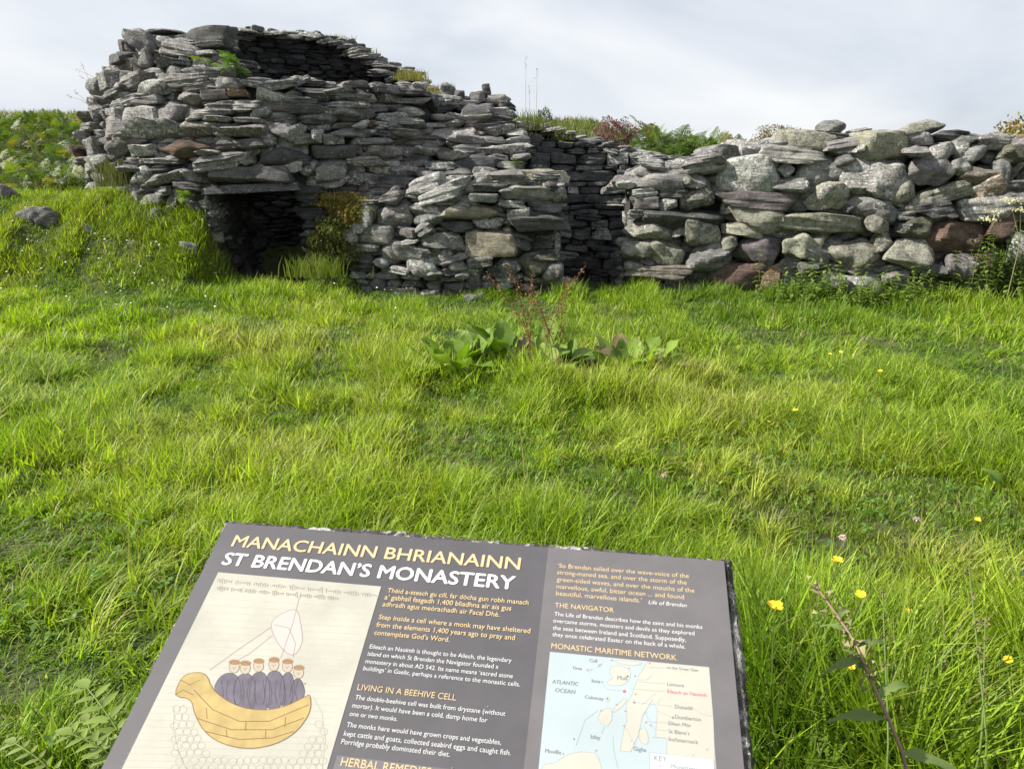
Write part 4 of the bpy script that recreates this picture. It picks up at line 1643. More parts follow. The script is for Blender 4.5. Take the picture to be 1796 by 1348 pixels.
lines("hull_line", [hull + [hull[0]], [c5(625, 760), c5(740, 880), c5(900, 950), c5(1080, 950), c5(1320, 850)],
                    [c5(640, 930), c5(850, 1000), c5(1100, 1000), c5(1290, 930)], [c5(690, 1010), c5(900, 1060), c5(1100, 1050), c5(1230, 1010)], [c5(545, 700), c5(600, 730), c5(660, 700)], [c5(510, 790), c5(560, 760), c5(620, 790)],
                    [c5(700, 870), c5(705, 935)], [c5(1180, 925), c5(1175, 985)], [c5(940, 955), c5(938, 1005)], [c5(820, 1000), c5(826, 1045)], [c5(1060, 1002), c5(1058, 1052)]], .0011, .0033, M_BOATD, pic)
rings = []
rg = np.random.default_rng(3)
for yy in range(880, 1300, 44):
    for xx in range(510, 1420, 46):
        if yy < 1150 and 560 + (yy - 880) * .55 < xx < 1420 - (yy - 880) * .62:
            continue
        rings.append(circ(xx + (23 if (yy // 44) % 2 else 0) + rg.normal() * 4, yy + rg.normal() * 3, 24, 22, 10) )
rings = [r + [r[0]] for r in rings]
lines("wave_line", rings + [[c5(505, 860), c5(500, 1000), c5(530, 1130), c5(590, 1260)], [c5(1345, 800), c5(1400, 900), c5(1420, 1060), c5(1400, 1240)]], .0009, .0022, flat_mat("faint_line_print", (.30, .285, .225), .7), pic)
scr = []
for (xa, ya, xb, yb) in ((765, 98, 1735, 190), (765, 145, 1505, 208)):
    n = 330
    seg = []
    for i in range(n):
        t = i / (n - 1)
        if (i % 37) > 32:
            if len(seg) > 2:
                scr.append(seg)
            seg = []
            continue
        amp = 9 + 5 * math.sin(i * .21) + 7 * (math.sin(i * .093) > .8)
        seg.append(c5(xa + (xb - xa) * t + 3.5 * math.cos(i * 1.35), ya + (yb - ya) * t + amp * math.sin(i * 1.35 + .5 * math.sin(i * .7))))
    if len(seg) > 2:
        scr.append(seg)
lines("script_line", scr, .0007, .0022, M_SCRIPT, pic)
lines("page_line", [[c5(740 - 560 * t, 185 + 1040 * t), c5(1690 - 330 * t, 245 + 1000 * t)] for t in np.linspace(0.02, 1, 26)], .0005, .0019, flat_mat("page_rule", (.305, .30, .26), .7), pic)

# the printed map
c4 = lambda x, y: (930 + x / 4.49, 1120 + y / 4.49)
ml, mr = pan(*c4(155, 107)), pan(*c4(1407, 222))
mp_b = (ml[1] + mr[1]) / 2
mapo = shapes("map", [rect(ml[0], mp_b, mr[0], PHGT - .03)], .0020, M_SEA, side, px=False)
P4 = lambda l: [c4(*p) for p in l]
mainland = [(930, 182), (1407, 226), (1440, 640), (1470, 1400), (1060, 1400), (1075, 790), (985, 770), (1000, 560), (960, 480), (880, 620), (850, 760), (790, 890), (705, 885), (735, 720),
            (760, 640), (755, 520), (800, 440), (850, 300), (905, 210)]
land = [P4(mainland),
        P4([(640, 215), (720, 205), (800, 262), (775, 330), (720, 370), (640, 370), (590, 345), (660, 310), (620, 270)]),
        P4([(560, 560), (640, 545), (650, 640), (600, 700), (560, 660), (520, 640)]),
        P4([(670, 520), (760, 455), (740, 520), (640, 600)]),
        P4([(850, 720), (900, 690), (930, 770), (920, 840), (860, 810)]),
        P4([(275, 915), (420, 885), (560, 905), (600, 1400), (70, 1400), (80, 985), (180, 990)]),
        P4([(590, 470), (625, 455), (620, 495), (600, 500)]), P4([(440, 240), (490, 232), (470, 258)]), P4([(515, 225), (575, 185), (550, 220)]),
        P4([(640, 165), (900, 182), (830, 215), (700, 195)])]
land = [land[0]] + [chaikin([np.array(p) + rg.normal(size=2) * .6 for p in chaikin(l, 1)], 1) for l in land[1:]]
shapes("land", land, .0023, M_LAND, mapo)
lines("coast_line", [l + [l[0]] for l in land] + [P4([(530, 570), (430, 640), (360, 840)]), P4([(745, 690), (800, 790), (830, 850)]), P4([(585, 690), (560, 750)]),
      P4([(720, 410), (600, 400), (565, 345)]), P4([(650, 770), (660, 900), (690, 1020)]), P4([(880, 520), (940, 470), (990, 430)]), P4([(1000, 510), (1030, 470)]), P4([(880, 610), (905, 570), (930, 640)]),
      P4([(850, 325), (920, 325), (955, 290)])], .0007, .0027, M_LINE, mapo)
lines("leader_line", [P4([(930, 225), (1065, 232)]), P4([(855, 340), (1068, 355)]), P4([(830, 398), (1068, 418)]), P4([(825, 503), (1120, 532)]), P4([(915, 650), (1078, 664)]),
      P4([(950, 680), (985, 715), (1078, 724)]), P4([(960, 775), (1078, 782)]), P4([(1280, 545), (1340, 590), (1430, 610)]), P4([(1000, 570), (1115, 620)])], .0006, .0030, M_LINE, mapo)
dots = [(545, 210), (450, 250), (640, 170), (940, 195), (825, 295), (565, 340), (605, 470), (680, 520), (557, 566), (748, 570), (738, 686), (910, 660), (947, 680), (518, 880), (258, 906), (828, 437), (1022, 1005)]
cd = lambda x, y, r, n=10: [c4(x + r * math.cos(2 * math.pi * i / n), y + r * math.sin(2 * math.pi * i / n)) for i in range(n)]
shapes("site_dot", [cd(x, y, 7) for x, y in dots], .0031, M_SAILL, mapo)
shapes("site_dot", [cd(818, 502, 9), cd(1122, 622, 9)], .0031, M_MAPINK, mapo)
shapes("site_dot", [cd(741, 415, 13)], .0031, M_RED, mapo)
text_block("place_name", [("Coll", 465, 185, 525, 188), ("Tiree", 330, 242, 405, 248), ("Iona", 483, 345, 550, 350), ("Mull", 685, 322, 760, 330), ("Colonsay", 430, 470, 575, 487),
                          ("Islay", 475, 787, 550, 794), ("Gigha", 810, 882, 912, 890), ("Moville", 115, 898, 240, 910), ("to the Great Glen", 1075, 240, 1320, 258),
                          ("Lismore", 1078, 372, 1210, 382), ("Dunadd", 1138, 550, 1275, 562), ("Dumbarton", 1140, 633, 1342, 648), ("Eilean M\u00f2r", 1088, 680, 1265, 696),
                          ("St Blane\u2019s", 1088, 745, 1252, 758), ("Inchmarnock", 1090, 808, 1322, 828)], M_MAPINK, mapo, h=.0033, crop=cD)
text_block("place_name", [("ATLANTIC", 170, 352, 380, 372), ("OCEAN", 195, 422, 355, 434)], M_MAPINK, mapo, h=.0033, crop=cD, shear=.2)
text_block("place_name", [("Eileach an Naoimh", 1078, 430, 1388, 458)], M_RED, mapo, h=.0033, crop=cD)
k0, k1 = pan(*c4(940, 897)), pan(*c4(1440, 940))
shapes("map_key", [rect(k0[0], k0[1], k1[0], PHGT - .045)], .0034, flat_mat("key_print", (.41, .44, .46), .7), mapo, px=False)
kp = [(k0[0], k0[1]), (k1[0], k0[1]), (k1[0], PHGT - .045), (k0[0], PHGT - .045), (k0[0], k0[1])]
lines("map_key", [[np.array(q) for q in kp]], .0008, .0037, M_LINE, mapo, px=False)
text_block("place_name", [("KEY", 975, 962, 1075, 970), ("Monastery", 1110, 1022, 1310, 1040)], M_MAPINK, mapo, h=.0038, crop=cD)
shapes("site_dot", [cd(1022, 1005, 7)], .0038, M_SAILL, mapo)

# ------------------------------------------------------------------ plants
def leaf_shape(base, d, up, length, width, fold=.25, droop=.4, wave=0.0, n=6, prof=None, rng=None):
    """ovate leaf: 3 columns x n rows, folded on the midrib, drooping to the tip"""
    d = np.asarray(d, float) / np.linalg.norm(d)
    up = np.asarray(up, float)
    sidev = np.cross(d, up)
    sidev /= np.linalg.norm(sidev) + 1e-9
    nrm = np.cross(sidev, d)
    V, F = [], []
    for i in range(n):
        t = i / (n - 1)
        w = width * (math.sin(math.pi * min(1, t ** .75 * .97 + .03)) if prof is None else prof(t)) / 2
        c = base + d * length * t * (1 - .15 * droop * t) - np.array([0, 0, 1]) * droop * length * t * t * .6
        wv = wave * math.sin(t * 11) * width
        V += [c - sidev * w + nrm * (fold * w + wv), c, c + sidev * w + nrm * (fold * w - wv)]
    for i in range(n - 1):
        a = i * 3
        F += [[a, a + 1, a + 4, a + 3], [a + 1, a + 2, a + 5, a + 4]]
    return np.array(V), F


def frond(rng, pairs=12, length=1.0, width=.42, lobes=4):
    """bracken frond lying along +x, z up; returns verts, quads"""
    mb = MB()
    for i in range(pairs):
        t = .22 + .78 * i / (pairs - 1)
        bx = length * t
        bz = length * (.30 * t - .42 * t * t)
        w = width * (1 - ((t - .22) / .80)) ** .8 + .02
        for s in (-1, 1):
            d = np.array([.42, s * 1.0, rng.normal() * .12 - .12])
            d /= np.linalg.norm(d)
            ax = np.array([d[1] * -s, d[0] * s, 0])
            for j in range(lobes):
                u = (j + .5) / lobes
                c = np.array([bx, 0, bz]) + d * w * u - np.array([0, 0, .10 * w * u * u])
                lw = (w / lobes) * .62
                ll = .055 * length * (1 - .65 * u) * (1.15 - .5 * t) + .012
                e = np.cross(d, [0, 0, 1.0])
                e /= np.linalg.norm(e)
                z = rng.normal() * .010
                V = [c - d * lw * .8, c + e * ll + np.array([0, 0, z]), c + d * lw * .9, c - e * ll + np.array([0, 0, -z])]
                mb.add(np.array(V), [[0, 1, 2, 3]])
    for i in range(4):
        t0, t1 = i / 4, (i + 1) / 4
        p0 = np.array([length * t0, 0, length * (.30 * t0 - .42 * t0 * t0)])
        p1 = np.array([length * t1, 0, length * (.30 * t1 - .42 * t1 * t1)])
        o_ = np.array([0, .007, 0])
        mb.add(np.array([p0 - o_, p0 + o_, p1 + o_, p1 - o_]), [[0, 1, 2, 3]])
    return np.concatenate(mb.V), np.array(mb.F)


rng = np.random.default_rng(123)
FR = [frond(rng) for _ in range(5)]


def scatter_fronds(rng, xs, ys, hs, size, cols):
    off, Vs, Fs, Cs = 0, [], [], []
    for x, y, h, s, c in zip(xs, ys, hs, size, cols):
        V, F = FR[rng.integers(len(FR))]
        yaw, pit, roll = rng.uniform(0, 6.283), rng.uniform(-.1, 1.1), rng.normal() * .4
        V = V * s
        cr, sr = math.cos(roll), math.sin(roll)
        V = np.stack([V[:, 0], V[:, 1] * cr - V[:, 2] * sr, V[:, 1] * sr + V[:, 2] * cr], 1)
        cp, sp = math.cos(pit), math.sin(pit)
        V = np.stack([V[:, 0] * cp - V[:, 2] * sp, V[:, 1], V[:, 0] * sp + V[:, 2] * cp], 1)
        cy, sy = math.cos(yaw), math.sin(yaw)
        V = np.stack([V[:, 0] * cy - V[:, 1] * sy, V[:, 0] * sy + V[:, 1] * cy, V[:, 2]], 1)
        V = V + np.array([x, y, float(H(x, y)) + h])
        Vs.append(V)
        Fs.append(F + off)
        off += len(V)
        Cs.append(np.tile(c * rng.uniform(.8, 1.2), (len(V), 1)))
    return np.concatenate(Vs), np.concatenate(Fs), np.concatenate(Cs)


def bracken_cols(rng, n, warm=.08):
    b = np.array([[.085, .125, .026], [.060, .098, .022], [.125, .160, .035], [.18, .15, .05]])
    p = np.array([.4, .3, .3 - warm, warm])
    return b[rng.choice(4, n, p=p)]


# thicket behind the gap and the boulder wall
n = 1200
x = rng.uniform(2.3, 7.0, n)
y = rng.uniform(12.8, 16.8, n)
top = np.interp(x, [2.3, 2.9, 4.2, 5.4, 7.0], [.50, .86, .74, .40, .2]) + .06 * np.sin(x * 5)
h = top * rng.uniform(.25, 1.0, n)
V, F, C = scatter_fronds(rng, x, y, h, rng.uniform(.30, .55, n), bracken_cols(rng, n, .04))
o = build("bracken", V, F, M_LEAF, colors=C, origin=(0, 0, 0))
tag(o, "thicket of green bracken rising behind the gap and the boulder wall", "bracken", kind="stuff")
# hillside to the left of the cell
n = 3200
x = rng.uniform(-16.5, -7.0, n)
y = rng.uniform(11.6, 21, n)
h = rng.uniform(.05, .35, n)
V, F, C = scatter_fronds(rng, x, y, h, rng.uniform(.22, .38, n), bracken_cols(rng, n, .10))
o = build("bracken", V, F, M_LEAF, colors=C, origin=(0, 0, 0))
tag(o, "bracken covered slope behind the bank at the left edge", "bracken", kind="stuff")
# hillside at the right end
n = 420
x = rng.uniform(7.2, 16, n)
y = rng.uniform(11.5, 19, n)
h = rng.uniform(.05, .45, n)
V, F, C = scatter_fronds(rng, x, y, h, rng.uniform(.5, .9, n), bracken_cols(rng, n, .22))
o = build("bracken", V, F, M_LEAF, colors=C, origin=(0, 0, 0))
tag(o, "yellowing bracken on the slope beyond the right end of the boulder wall", "bracken", kind="stuff")


def leaf_ball(name, ctr, rx, ry, rz, n, size, cols, rng, label, cat, parent=None, group=None, upright=0.0):
    """bush of many small leaf faces through its volume"""
    d = rng.normal(size=(n, 3))
    d /= np.linalg.norm(d, axis=1)[:, None]
    lump = 1 + .22 * np.sin(d @ rng.normal(size=3) * 4) + .16 * np.sin(d @ rng.normal(size=3) * 8)
    r = rng.uniform(.45, 1.0, n) ** .5 * lump
    P = np.array(ctr) + d * r[:, None] * np.array([rx, ry, rz])
    P[:, 2] = np.maximum(P[:, 2], ctr[2] - rz * .9)
    a = rng.normal(size=(n, 3)) + np.array([0, 0, upright])
    a /= np.linalg.norm(a, axis=1)[:, None]
    b = np.cross(a, rng.normal(size=(n, 3)))
    b /= np.linalg.norm(b, axis=1)[:, None]
    s = size * rng.uniform(.6, 1.4, n)[:, None]
    V = np.stack([P - a * s, P + b * s * .4, P + a * s, P - b * s * .4], 1).reshape(-1, 3)
    F = np.arange(n * 4).reshape(-1, 4)
    c = np.asarray(cols)[rng.integers(0, len(cols), n)] * rng.uniform(.75, 1.25, (n, 1))
    o = build(name, V, F, M_LEAF, parent, colors=np.repeat(c, 4, 0))
    return tag(o, label, cat, group) if label else o


def bush(name, ctr, rx, ry, rz, n, size, cols, rng, label, cat, upright=0.0):
    t = thing(name, (ctr[0], ctr[1], float(H(ctr[0], ctr[1]))), label, cat)
    leaf_ball("foliage", ctr, rx, ry, rz, n, size, cols, rng, None, None, t, upright=upright)
    mb = MB()
    for k in range(7):
        a = rng.uniform(0, 6.28)
        tip = np.array(ctr) + np.array([math.cos(a) * rx * .7, math.sin(a) * ry * .7, rz * rng.uniform(-.1, .6)])
        b0 = np.array([ctr[0] + rng.normal() * .04, ctr[1] + rng.normal() * .04, float(H(ctr[0], ctr[1])) - .05])
        V, F = tube([b0, (b0 + tip) / 2 + rng.normal(size=3) * .03, tip], [.014, .009, .003], 5)
        mb.add(V, F)
    mb.out("branch", simple("woody_" + name, (.09, .065, .05), .9), t)
    return t


P = at(1079, 240, 14.2)
bush("heather_bush", (P[0], P[1], P[2]), .36, .3, .34, 3600, .022, [(.20, .075, .13), (.26, .11, .18), (.13, .055, .07), (.10, .09, .04)], rng,
     "purple flowering heather bush above the shaded inner wall", "heather bush", 1.0)
P = at(955, 207, 30)
bush("gorse_bush", (P[0], P[1], P[2]), .34, .34, .36, 1500, .03, [(.04, .06, .02), (.06, .075, .025)], rng,
     "round dark bush on the skyline, left one of two, just right of the ruin", "bush")
P = at(1041, 222, 30)
bush("gorse_bush", (P[0], P[1], P[2]), .48, .4, .27, 1500, .03, [(.05, .075, .022), (.07, .085, .03)], rng,
     "low domed bush on the skyline left of the purple heather", "bush")
P = at(1372, 242, 17)
bush("heather_bush", (P[0], P[1], P[2]), .75, .5, .25, 2600, .025, [(.20, .09, .10), (.15, .12, .05), (.11, .12, .035)], rng,
     "reddish low heather mound on the skyline behind the boulder wall", "heather bush", 1.0)
P = at(1785, 262, 11.5)
bush("bramble_bush", (P[0], P[1], P[2]), .34, .4, .42, 2200, .035, [(.28, .16, .05), (.22, .17, .05), (.14, .14, .03)], rng,
     "rusty orange bush at the right edge behind the wall", "bush")

# thin sapling on the bracken's left edge
P = at(1096, 245, 14.0)
tw = thing("sapling", (P[0], P[1], float(H(P[0], P[1]))), "spindly leafy sapling poking up at the left edge of the bracken thicket", "sapling")
top_ = at(1093, 203, 14.0)
b0 = np.array([P[0], P[1], float(H(P[0], P[1])) - .05])
V, F = tube([b0, (b0 + top_) / 2 + np.array([.03, 0, 0]), top_], [.012, .009, .003], 5)
build("trunk", V, F, simple("sapling_bark", (.10, .075, .05)), tw)
mb = MB()
for k in range(46):
    t = rng.uniform(.45, 1)
    c = b0 + (top_ - b0) * t + rng.normal(size=3) * np.array([.05, .05, .02])
    V, F = leaf_shape(c, rng.normal(size=3), (0, 0, 1), .09, .045, n=4)
    mb.add(V, F, np.array([.10, .16, .03]) * rng.uniform(.7, 1.3))
mb.out("foliage", M_LEAF, tw)

# ferns and tufts rooted in the masonry
M_FERNDARK = M_LEAF


def small_fern(px, py, which, size, n, label, col, cat='fern'):
    P, t = hit(px, py, which)
    mb = MB()
    base = P - CAM
    P = P - base / np.linalg.norm(base) * .12
    for k in range(n):
        V, F = FR[rng.integers(len(FR))]
        a = math.pi * 1.5 + rng.normal() * .9
        V = V * size * rng.uniform(.7, 1.2)
        pit = rng.uniform(-.5, .6)
        V = np.stack([V[:, 0] * math.cos(pit) - V[:, 2] * math.sin(pit), V[:, 1] * .8, V[:, 0] * math.sin(pit) + V[:, 2] * math.cos(pit)], 1)
        V = np.stack([V[:, 0] * math.cos(a) - V[:, 1] * math.sin(a), V[:, 0] * math.sin(a) + V[:, 1] * math.cos(a), V[:, 2]], 1)
        mb.add(V + P, F, np.array(col) * rng.uniform(.75, 1.25))
    o = mb.out("fern", M_LEAF)
    tag(o, label, cat, "ferns growing out of the cell")


small_fern(421, 118, 'cell', .34, 9, "largest fern on the tall cell, hanging at the edge of its dark broken opening", (.085, .15, .025))
small_fern(377, 112, 'cell', .20, 5, "small bright fern in the cell's stones, left of the largest fern", (.16, .21, .03))
small_fern(352, 103, 'cell', .18, 4, "yellowish fern sprig high on the cell's face, topmost left one", (.20, .23, .04))
small_fern(325, 344, 'cell', .20, 6, "bright green fern under the lowest stones left of the doorway", (.16, .24, .03))
small_fern(908, 285, 'rubble', .16, 4, "little fern low on the broken end of the slope of slabs", (.13, .19, .03))


def tuft(px, py, y, w, h, n, col, label, name="grass_tuft", cat="grass tuft", group="grass tufts growing on the walls", z=None):
    P = at(px, py, y)
    m = n
    bx = P[0] + rng.normal(size=m) * w / 2.2
    by = P[1] + rng.normal(size=m) * .08
    Lb = h * rng.uniform(.5, 1.2, m)
    a = rng.uniform(0, 6.28, m)
    ln_ = rng.uniform(.1, .6, m)
    Vs = np.empty((m, 3, 2, 3))
    for i, t in enumerate((0, .55, 1)):
        for s_ in (0, 1):
            hw = .006 * (1, .8, .1)[i] * (-1, 1)[s_]
            Vs[:, i, s_, 0] = bx + np.cos(a) * Lb * ln_ * t * t + hw
            Vs[:, i, s_, 1] = by + np.sin(a) * Lb * ln_ * t * t
            Vs[:, i, s_, 2] = P[2] - .05 + Lb * t
    base = (np.arange(m) * 6)[:, None]
    F = np.concatenate([base + np.array([0, 1, 3, 2]), base + np.array([2, 3, 5, 4])])
    c = np.array(col) * rng.uniform(.7, 1.3, (m, 1))
    o = build(name, Vs.reshape(-1, 3), F, M_GRASS, colors=np.repeat(c, 6, 0))
    return tag(o, label, cat, group)


tuft(722, 135, 12.6, .30, .16, 170, (.26, .24, .07), "straw-coloured grass tuft on the right shoulder of the tall cell's rim")
tuft(575, 67, 14.6, .5, .10, 150, (.24, .25, .05), "yellow green fringe of grass along the top of the cell's back rim")
tuft(640, 93, 14.2, .22, .12, 90, (.16, .20, .04), "greener grass tuft on the cell's rim, between the fringe and the straw tuft")
tuft(775, 158, 12.2, .3, .14, 70, (.25, .22, .09), "thin dry grass on the slope of slabs right of the straw tuft")
tuft(925, 222, 10.8, .25, .26, 120, (.15, .17, .05), "grass clump at the broken top of the slope of slabs beside the inner wall")
tuft(990, 240, 12.0, .2, .16, 80, (.16, .20, .05), "grass on top of the shaded inner wall, beneath the skyline bushes")
tuft(556, 478, 9.1, .35, .26, 260, (.20, .25, .04), "grass clump at the right foot of the doorway below the heath mound")
tuft(205, 320, 9.9, .28, .34, 220, (.16, .17, .05), "tall ragged grass clump at the foot of the cell's left side")

# heath mound beside the doorway
hm = thing("heath_mound", (-2.25, 9.25, .1), "overgrown turf mound with orange and green heath between the doorway and the stub wall", "turf mound")
mb_pts = [((592, 358), .33, .22, .15), ((578, 412), .22, .22, .20), ((618, 378), .22, .2, .12), ((552, 440), .17, .2, .20), ((592, 442), .26, .25, .22)]
for k, ((px, py), rx, ry, rz) in enumerate(mb_pts):
    P = at(px, py, 9.15 + .08 * (k == 0))
    cols = [(.20, .16, .045), (.28, .14, .05), (.14, .17, .035), (.17, .19, .04)] if k in (0, 2) else [(.09, .13, .028), (.13, .15, .04), (.17, .13, .05), (.08, .10, .025)]
    leaf_ball("heath_cushion", (P[0], P[1] + .25, P[2]), rx, ry * .6, rz, 3800, .017, cols, rng, None, None, hm, upright=.8)


# ------------------------------------------------------------------ dock plants in the lawn
DOCKCOL = np.array([[.125, .195, .026], [.175, .245, .045], [.095, .155, .022]])


def dock_leaf(base, a, length, width, pitch, col):
    d = np.array([math.cos(a) * math.cos(pitch), math.sin(a) * math.cos(pitch), math.sin(pitch)])
    V, F = leaf_shape(base, d, (0, 0, 1), length, width, fold=.22, droop=rng.uniform(.3, .9), wave=.09, n=9,
                      prof=lambda t: max(.06, math.sin(math.pi * min(1, max(0, (t - .18) / .82)) ** .8)) if t > .18 else .06)
    return V, F


def dock_plant(x, y, n, size, label, stalks=0, tall=.85, spread=.2):
    z = float(H(x, y))
    t = thing("dock_plant", (x, y, z), label, "dock plant", "dock plants in the grass")
    for k in range(n):
        a = rng.uniform(0, 2 * math.pi)
        b = np.array([x + math.cos(a) * spread * rng.random(), y + math.sin(a) * spread * rng.random(), z])
        L_ = size * rng.uniform(.7, 1.2)
        c = DOCKCOL[rng.integers(3)] * rng.uniform(.85, 1.2)
        if rng.random() < .08:
            c = np.array([.15, .12, .06])
        V, F = dock_leaf(b, a, L_, L_ * rng.uniform(.24, .36), rng.uniform(.55, 1.4), c)
        build("leaf", V, F, M_LEAF, t, colors=np.tile(c, (len(V), 1)) * np.tile([[.92], [1.35], [1.0]], (len(V) // 3, 1)), smooth_angle=180)
    for k in range(stalks):
        a = rng.uniform(0, 6.28)
        hgt = tall * rng.uniform(.65, 1.05)
        lean = rng.uniform(.08, .42)
        b = np.array([x + rng.normal() * .11, y + rng.normal() * .08, z])
        pts = [b + np.array([math.cos(a) * lean * q * q, math.sin(a) * lean * q * q, hgt * q]) for q in np.linspace(0, 1, 7)]
        V, F = tube(pts, np.linspace(.0035, .0015, 7), 5)
        st = build("flower_stalk", V, np.array(F), M_STEM_R, t, smooth_angle=180)
        mb = MB()
        for q in np.linspace(.42, 1.0, 18):
            i = min(int(q * 6), 5)
            p = pts[i] + (pts[i + 1] - pts[i]) * (q * 6 - i)
            for _ in range(5):
                c = p + rng.normal(size=3) * np.array([.013, .013, .012])
                s_ = .0055 * rng.uniform(.7, 1.3)
                dv = rng.normal(size=(4, 3)) * s_
                mb.add(c + dv, [[0, 1, 2], [0, 2, 3], [0, 3, 1], [1, 3, 2]])
        mb.out("seed_head", M_SEED, st)
    return t


P = ground_hit(800, 655)
dock_plant(P[0], P[1], 48, .46, "broad-leaved dock clump in the lawn, left of the one with rust stalks", spread=.30)
P = ground_hit(955, 665)
dock_plant(P[0], P[1] + .15, 40, .48, "dock plant with tall rust-red seed stalks in the middle of the lawn", stalks=7, tall=.92, spread=.26)
P = ground_hit(1095, 655)
dock_plant(P[0], P[1], 34, .42, "dock clump with one withered leaf, right of the rust stalks", spread=.26)
P = ground_hit(885, 640)
dock_plant(P[0], P[1], 14, .52, "dock with one tall pale upright leaf between the left clump and the rust stalks", spread=.15)
P = ground_hit(1790, 880)
dock_plant(P[0] + .05, P[1], 9, .26, "half withered dock at the right edge of the lawn", spread=.12)


# ------------------------------------------------------------------ leafy weeds along the foot of the boulder wall
def weed_clump(x, y, w, h, stems, label, leaf=.095, col=(.155, .225, .04)):
    t = thing("weed_clump", (x, y, float(H(x, y))), label, "weeds", "leafy weeds at the foot of the boulder wall")
    sm, lm = MB(), MB()
    for k in range(stems):
        bx, by = x + rng.normal() * w * .42, y + rng.normal() * .10
        bz = float(H(bx, by))
        hh = h * rng.uniform(.5, 1.1)
        ln_ = rng.normal(size=2) * .16
        pts = [np.array([bx + ln_[0] * q * q * hh, by + ln_[1] * q * q * hh, bz + hh * q]) for q in np.linspace(0, 1, 5)]
        V, F = tube(pts, np.linspace(.004, .0015, 5), 4)
        sm.add(V, F)
        nn = int(4 + hh * 14)
        for j in range(nn):
            q = (j + 1) / nn
            i = min(int(q * 4), 3)
            p = pts[i] + (pts[i + 1] - pts[i]) * (q * 4 - i)
            a = j * 2.4 + rng.normal() * .4
            for da in (0, math.pi):
                d = np.array([math.cos(a + da), math.sin(a + da), rng.uniform(-.1, .5)])
                L_ = leaf * rng.uniform(.6, 1.2) * (1.15 - .5 * q)
                V, F = leaf_shape(p, d, (0, 0, 1), L_, L_ * .5, n=4, droop=.5)
                lm.add(V, F, np.array(col) * rng.uniform(.65, 1.35))
    sm.out("stem", simple("weed_stem", (.09, .13, .03)), t)
    lm.out("foliage", M_LEAF, t)
    return t


for (px, py, w, h, st, lab) in [
    (1425, 535, .55, .48, 32, "bright leafy weeds growing up against the boulder wall's middle"),
    (1575, 540, .70, .42, 30, "low tangle of weeds under the yellow-lichened boulders, right of the bright clump"),
    (1660, 530, .55, .40, 24, "weeds below the big reddish boulder"),
    (1765, 535, .60, 1.0, 50, "tall dark green weeds at the right end of the boulder wall"),
    (1510, 545, .40, .28, 16, "short weeds in front of the lowest white-spotted boulder"),
]:
    P = ground_hit(px, py)
    weed_clump(P[0], P[1] + .05, w, h, st, lab)

# hogweed with flat pale flower heads at the right edge
P = ground_hit(1762, 540)
hg = thing("hogweed", (P[0], P[1], P[2]), "tall thin umbel plant with pale yellow flower heads before the wall's right end", "umbel plant")
tips = [at(1745, 372, P[1] - .1), at(1772, 352, P[1] - .05), at(1790, 368, P[1] - .12), at(1736, 385, P[1])]
mid_ = np.array([P[0] - .02, P[1] - .05, P[2] + .75])
for tp in tips:
    V, F = tube([P, mid_, tp], [.006, .004, .002], 5)
    build("stem", V, np.array(F), simple("pale_stem", (.22, .22, .09)), hg)
for tp in tips:
    mb = MB()
    for k in range(60):
        c = tp + rng.normal(size=3) * np.array([.05, .05, .012])
        dv = rng.normal(size=(4, 3)) * .007
        mb.add(c + dv, [[0, 1, 2], [0, 2, 3], [0, 3, 1], [1, 3, 2]])
    mb.out("flower_head", simple("umbel_cream", (.52, .50, .28)), hg)


# ------------------------------------------------------------------ buttercups, clover and tiny white flowers
def petal_flower(ctr, nrm, r, rng):
    mb = MB()
    nrm = nrm / np.linalg.norm(nrm)
    a0 = np.cross(nrm, [1, .2, .1])
    a0 /= np.linalg.norm(a0)
    b0 = np.cross(nrm, a0)
    for k in range(5):
        t = 2 * math.pi * k / 5
        d = a0 * math.cos(t) + b0 * math.sin(t)
        V, F = leaf_shape(ctr, d + nrm * rng.uniform(.25, .7), nrm, r * rng.uniform(.9, 1.1), r * .84, fold=.25, droop=-.15, n=5, prof=lambda q: .25 + .8 * math.sin(math.pi * min(1, q * .80 + .02)) ** .8)
        mb.add(V, F)
    return mb


M_STEM_G = simple("green_stem", (.09, .14, .03), .7)
M_CENTRE = simple("flower_centre", (.55, .42, .03), .7)
BUTTER = [
    (1358, 1066, 30, "largest buttercup, fully open, just right of the board's upper right edge"),
    (1469, 985, 20, "buttercup seen from the side, highest of the near ones right of the board"),
    (1510, 1044, 18, "open buttercup between the largest one and the brown stalk's tip"),
    (1591, 1072, 15, "half open buttercup right of the brown stalk's tip"),
    (1490, 1170, 19, "buttercup low down beside the brown weed stalk's left side"),
    (1768, 1158, 14, "lone deep yellow buttercup near the right edge"),
    (1714, 912, 10, "small buttercup beside the withered dock at the right"),
    (1500, 1123, 9, "tiny buttercup bud overlapped by the brown weed stalk"),
    (1632, 1188, 9, "tiny greenish buttercup right of the brown weed stalk, half hidden in grass"),
    (1395, 721, 11, "buttercup alone in the open lawn below the boulder wall"),
    (1543, 652, 9, "buttercup far out in the lawn, right of the lone one"),
    (1455, 622, 8, "tiny far buttercup nearest the boulder wall, left of its twin"),
    (1474, 618, 7, "tiny far buttercup nearest the boulder wall, right of its twin"),
    (1348, 740, 7, "faint small buttercup left of the lone one in the open lawn"),
]
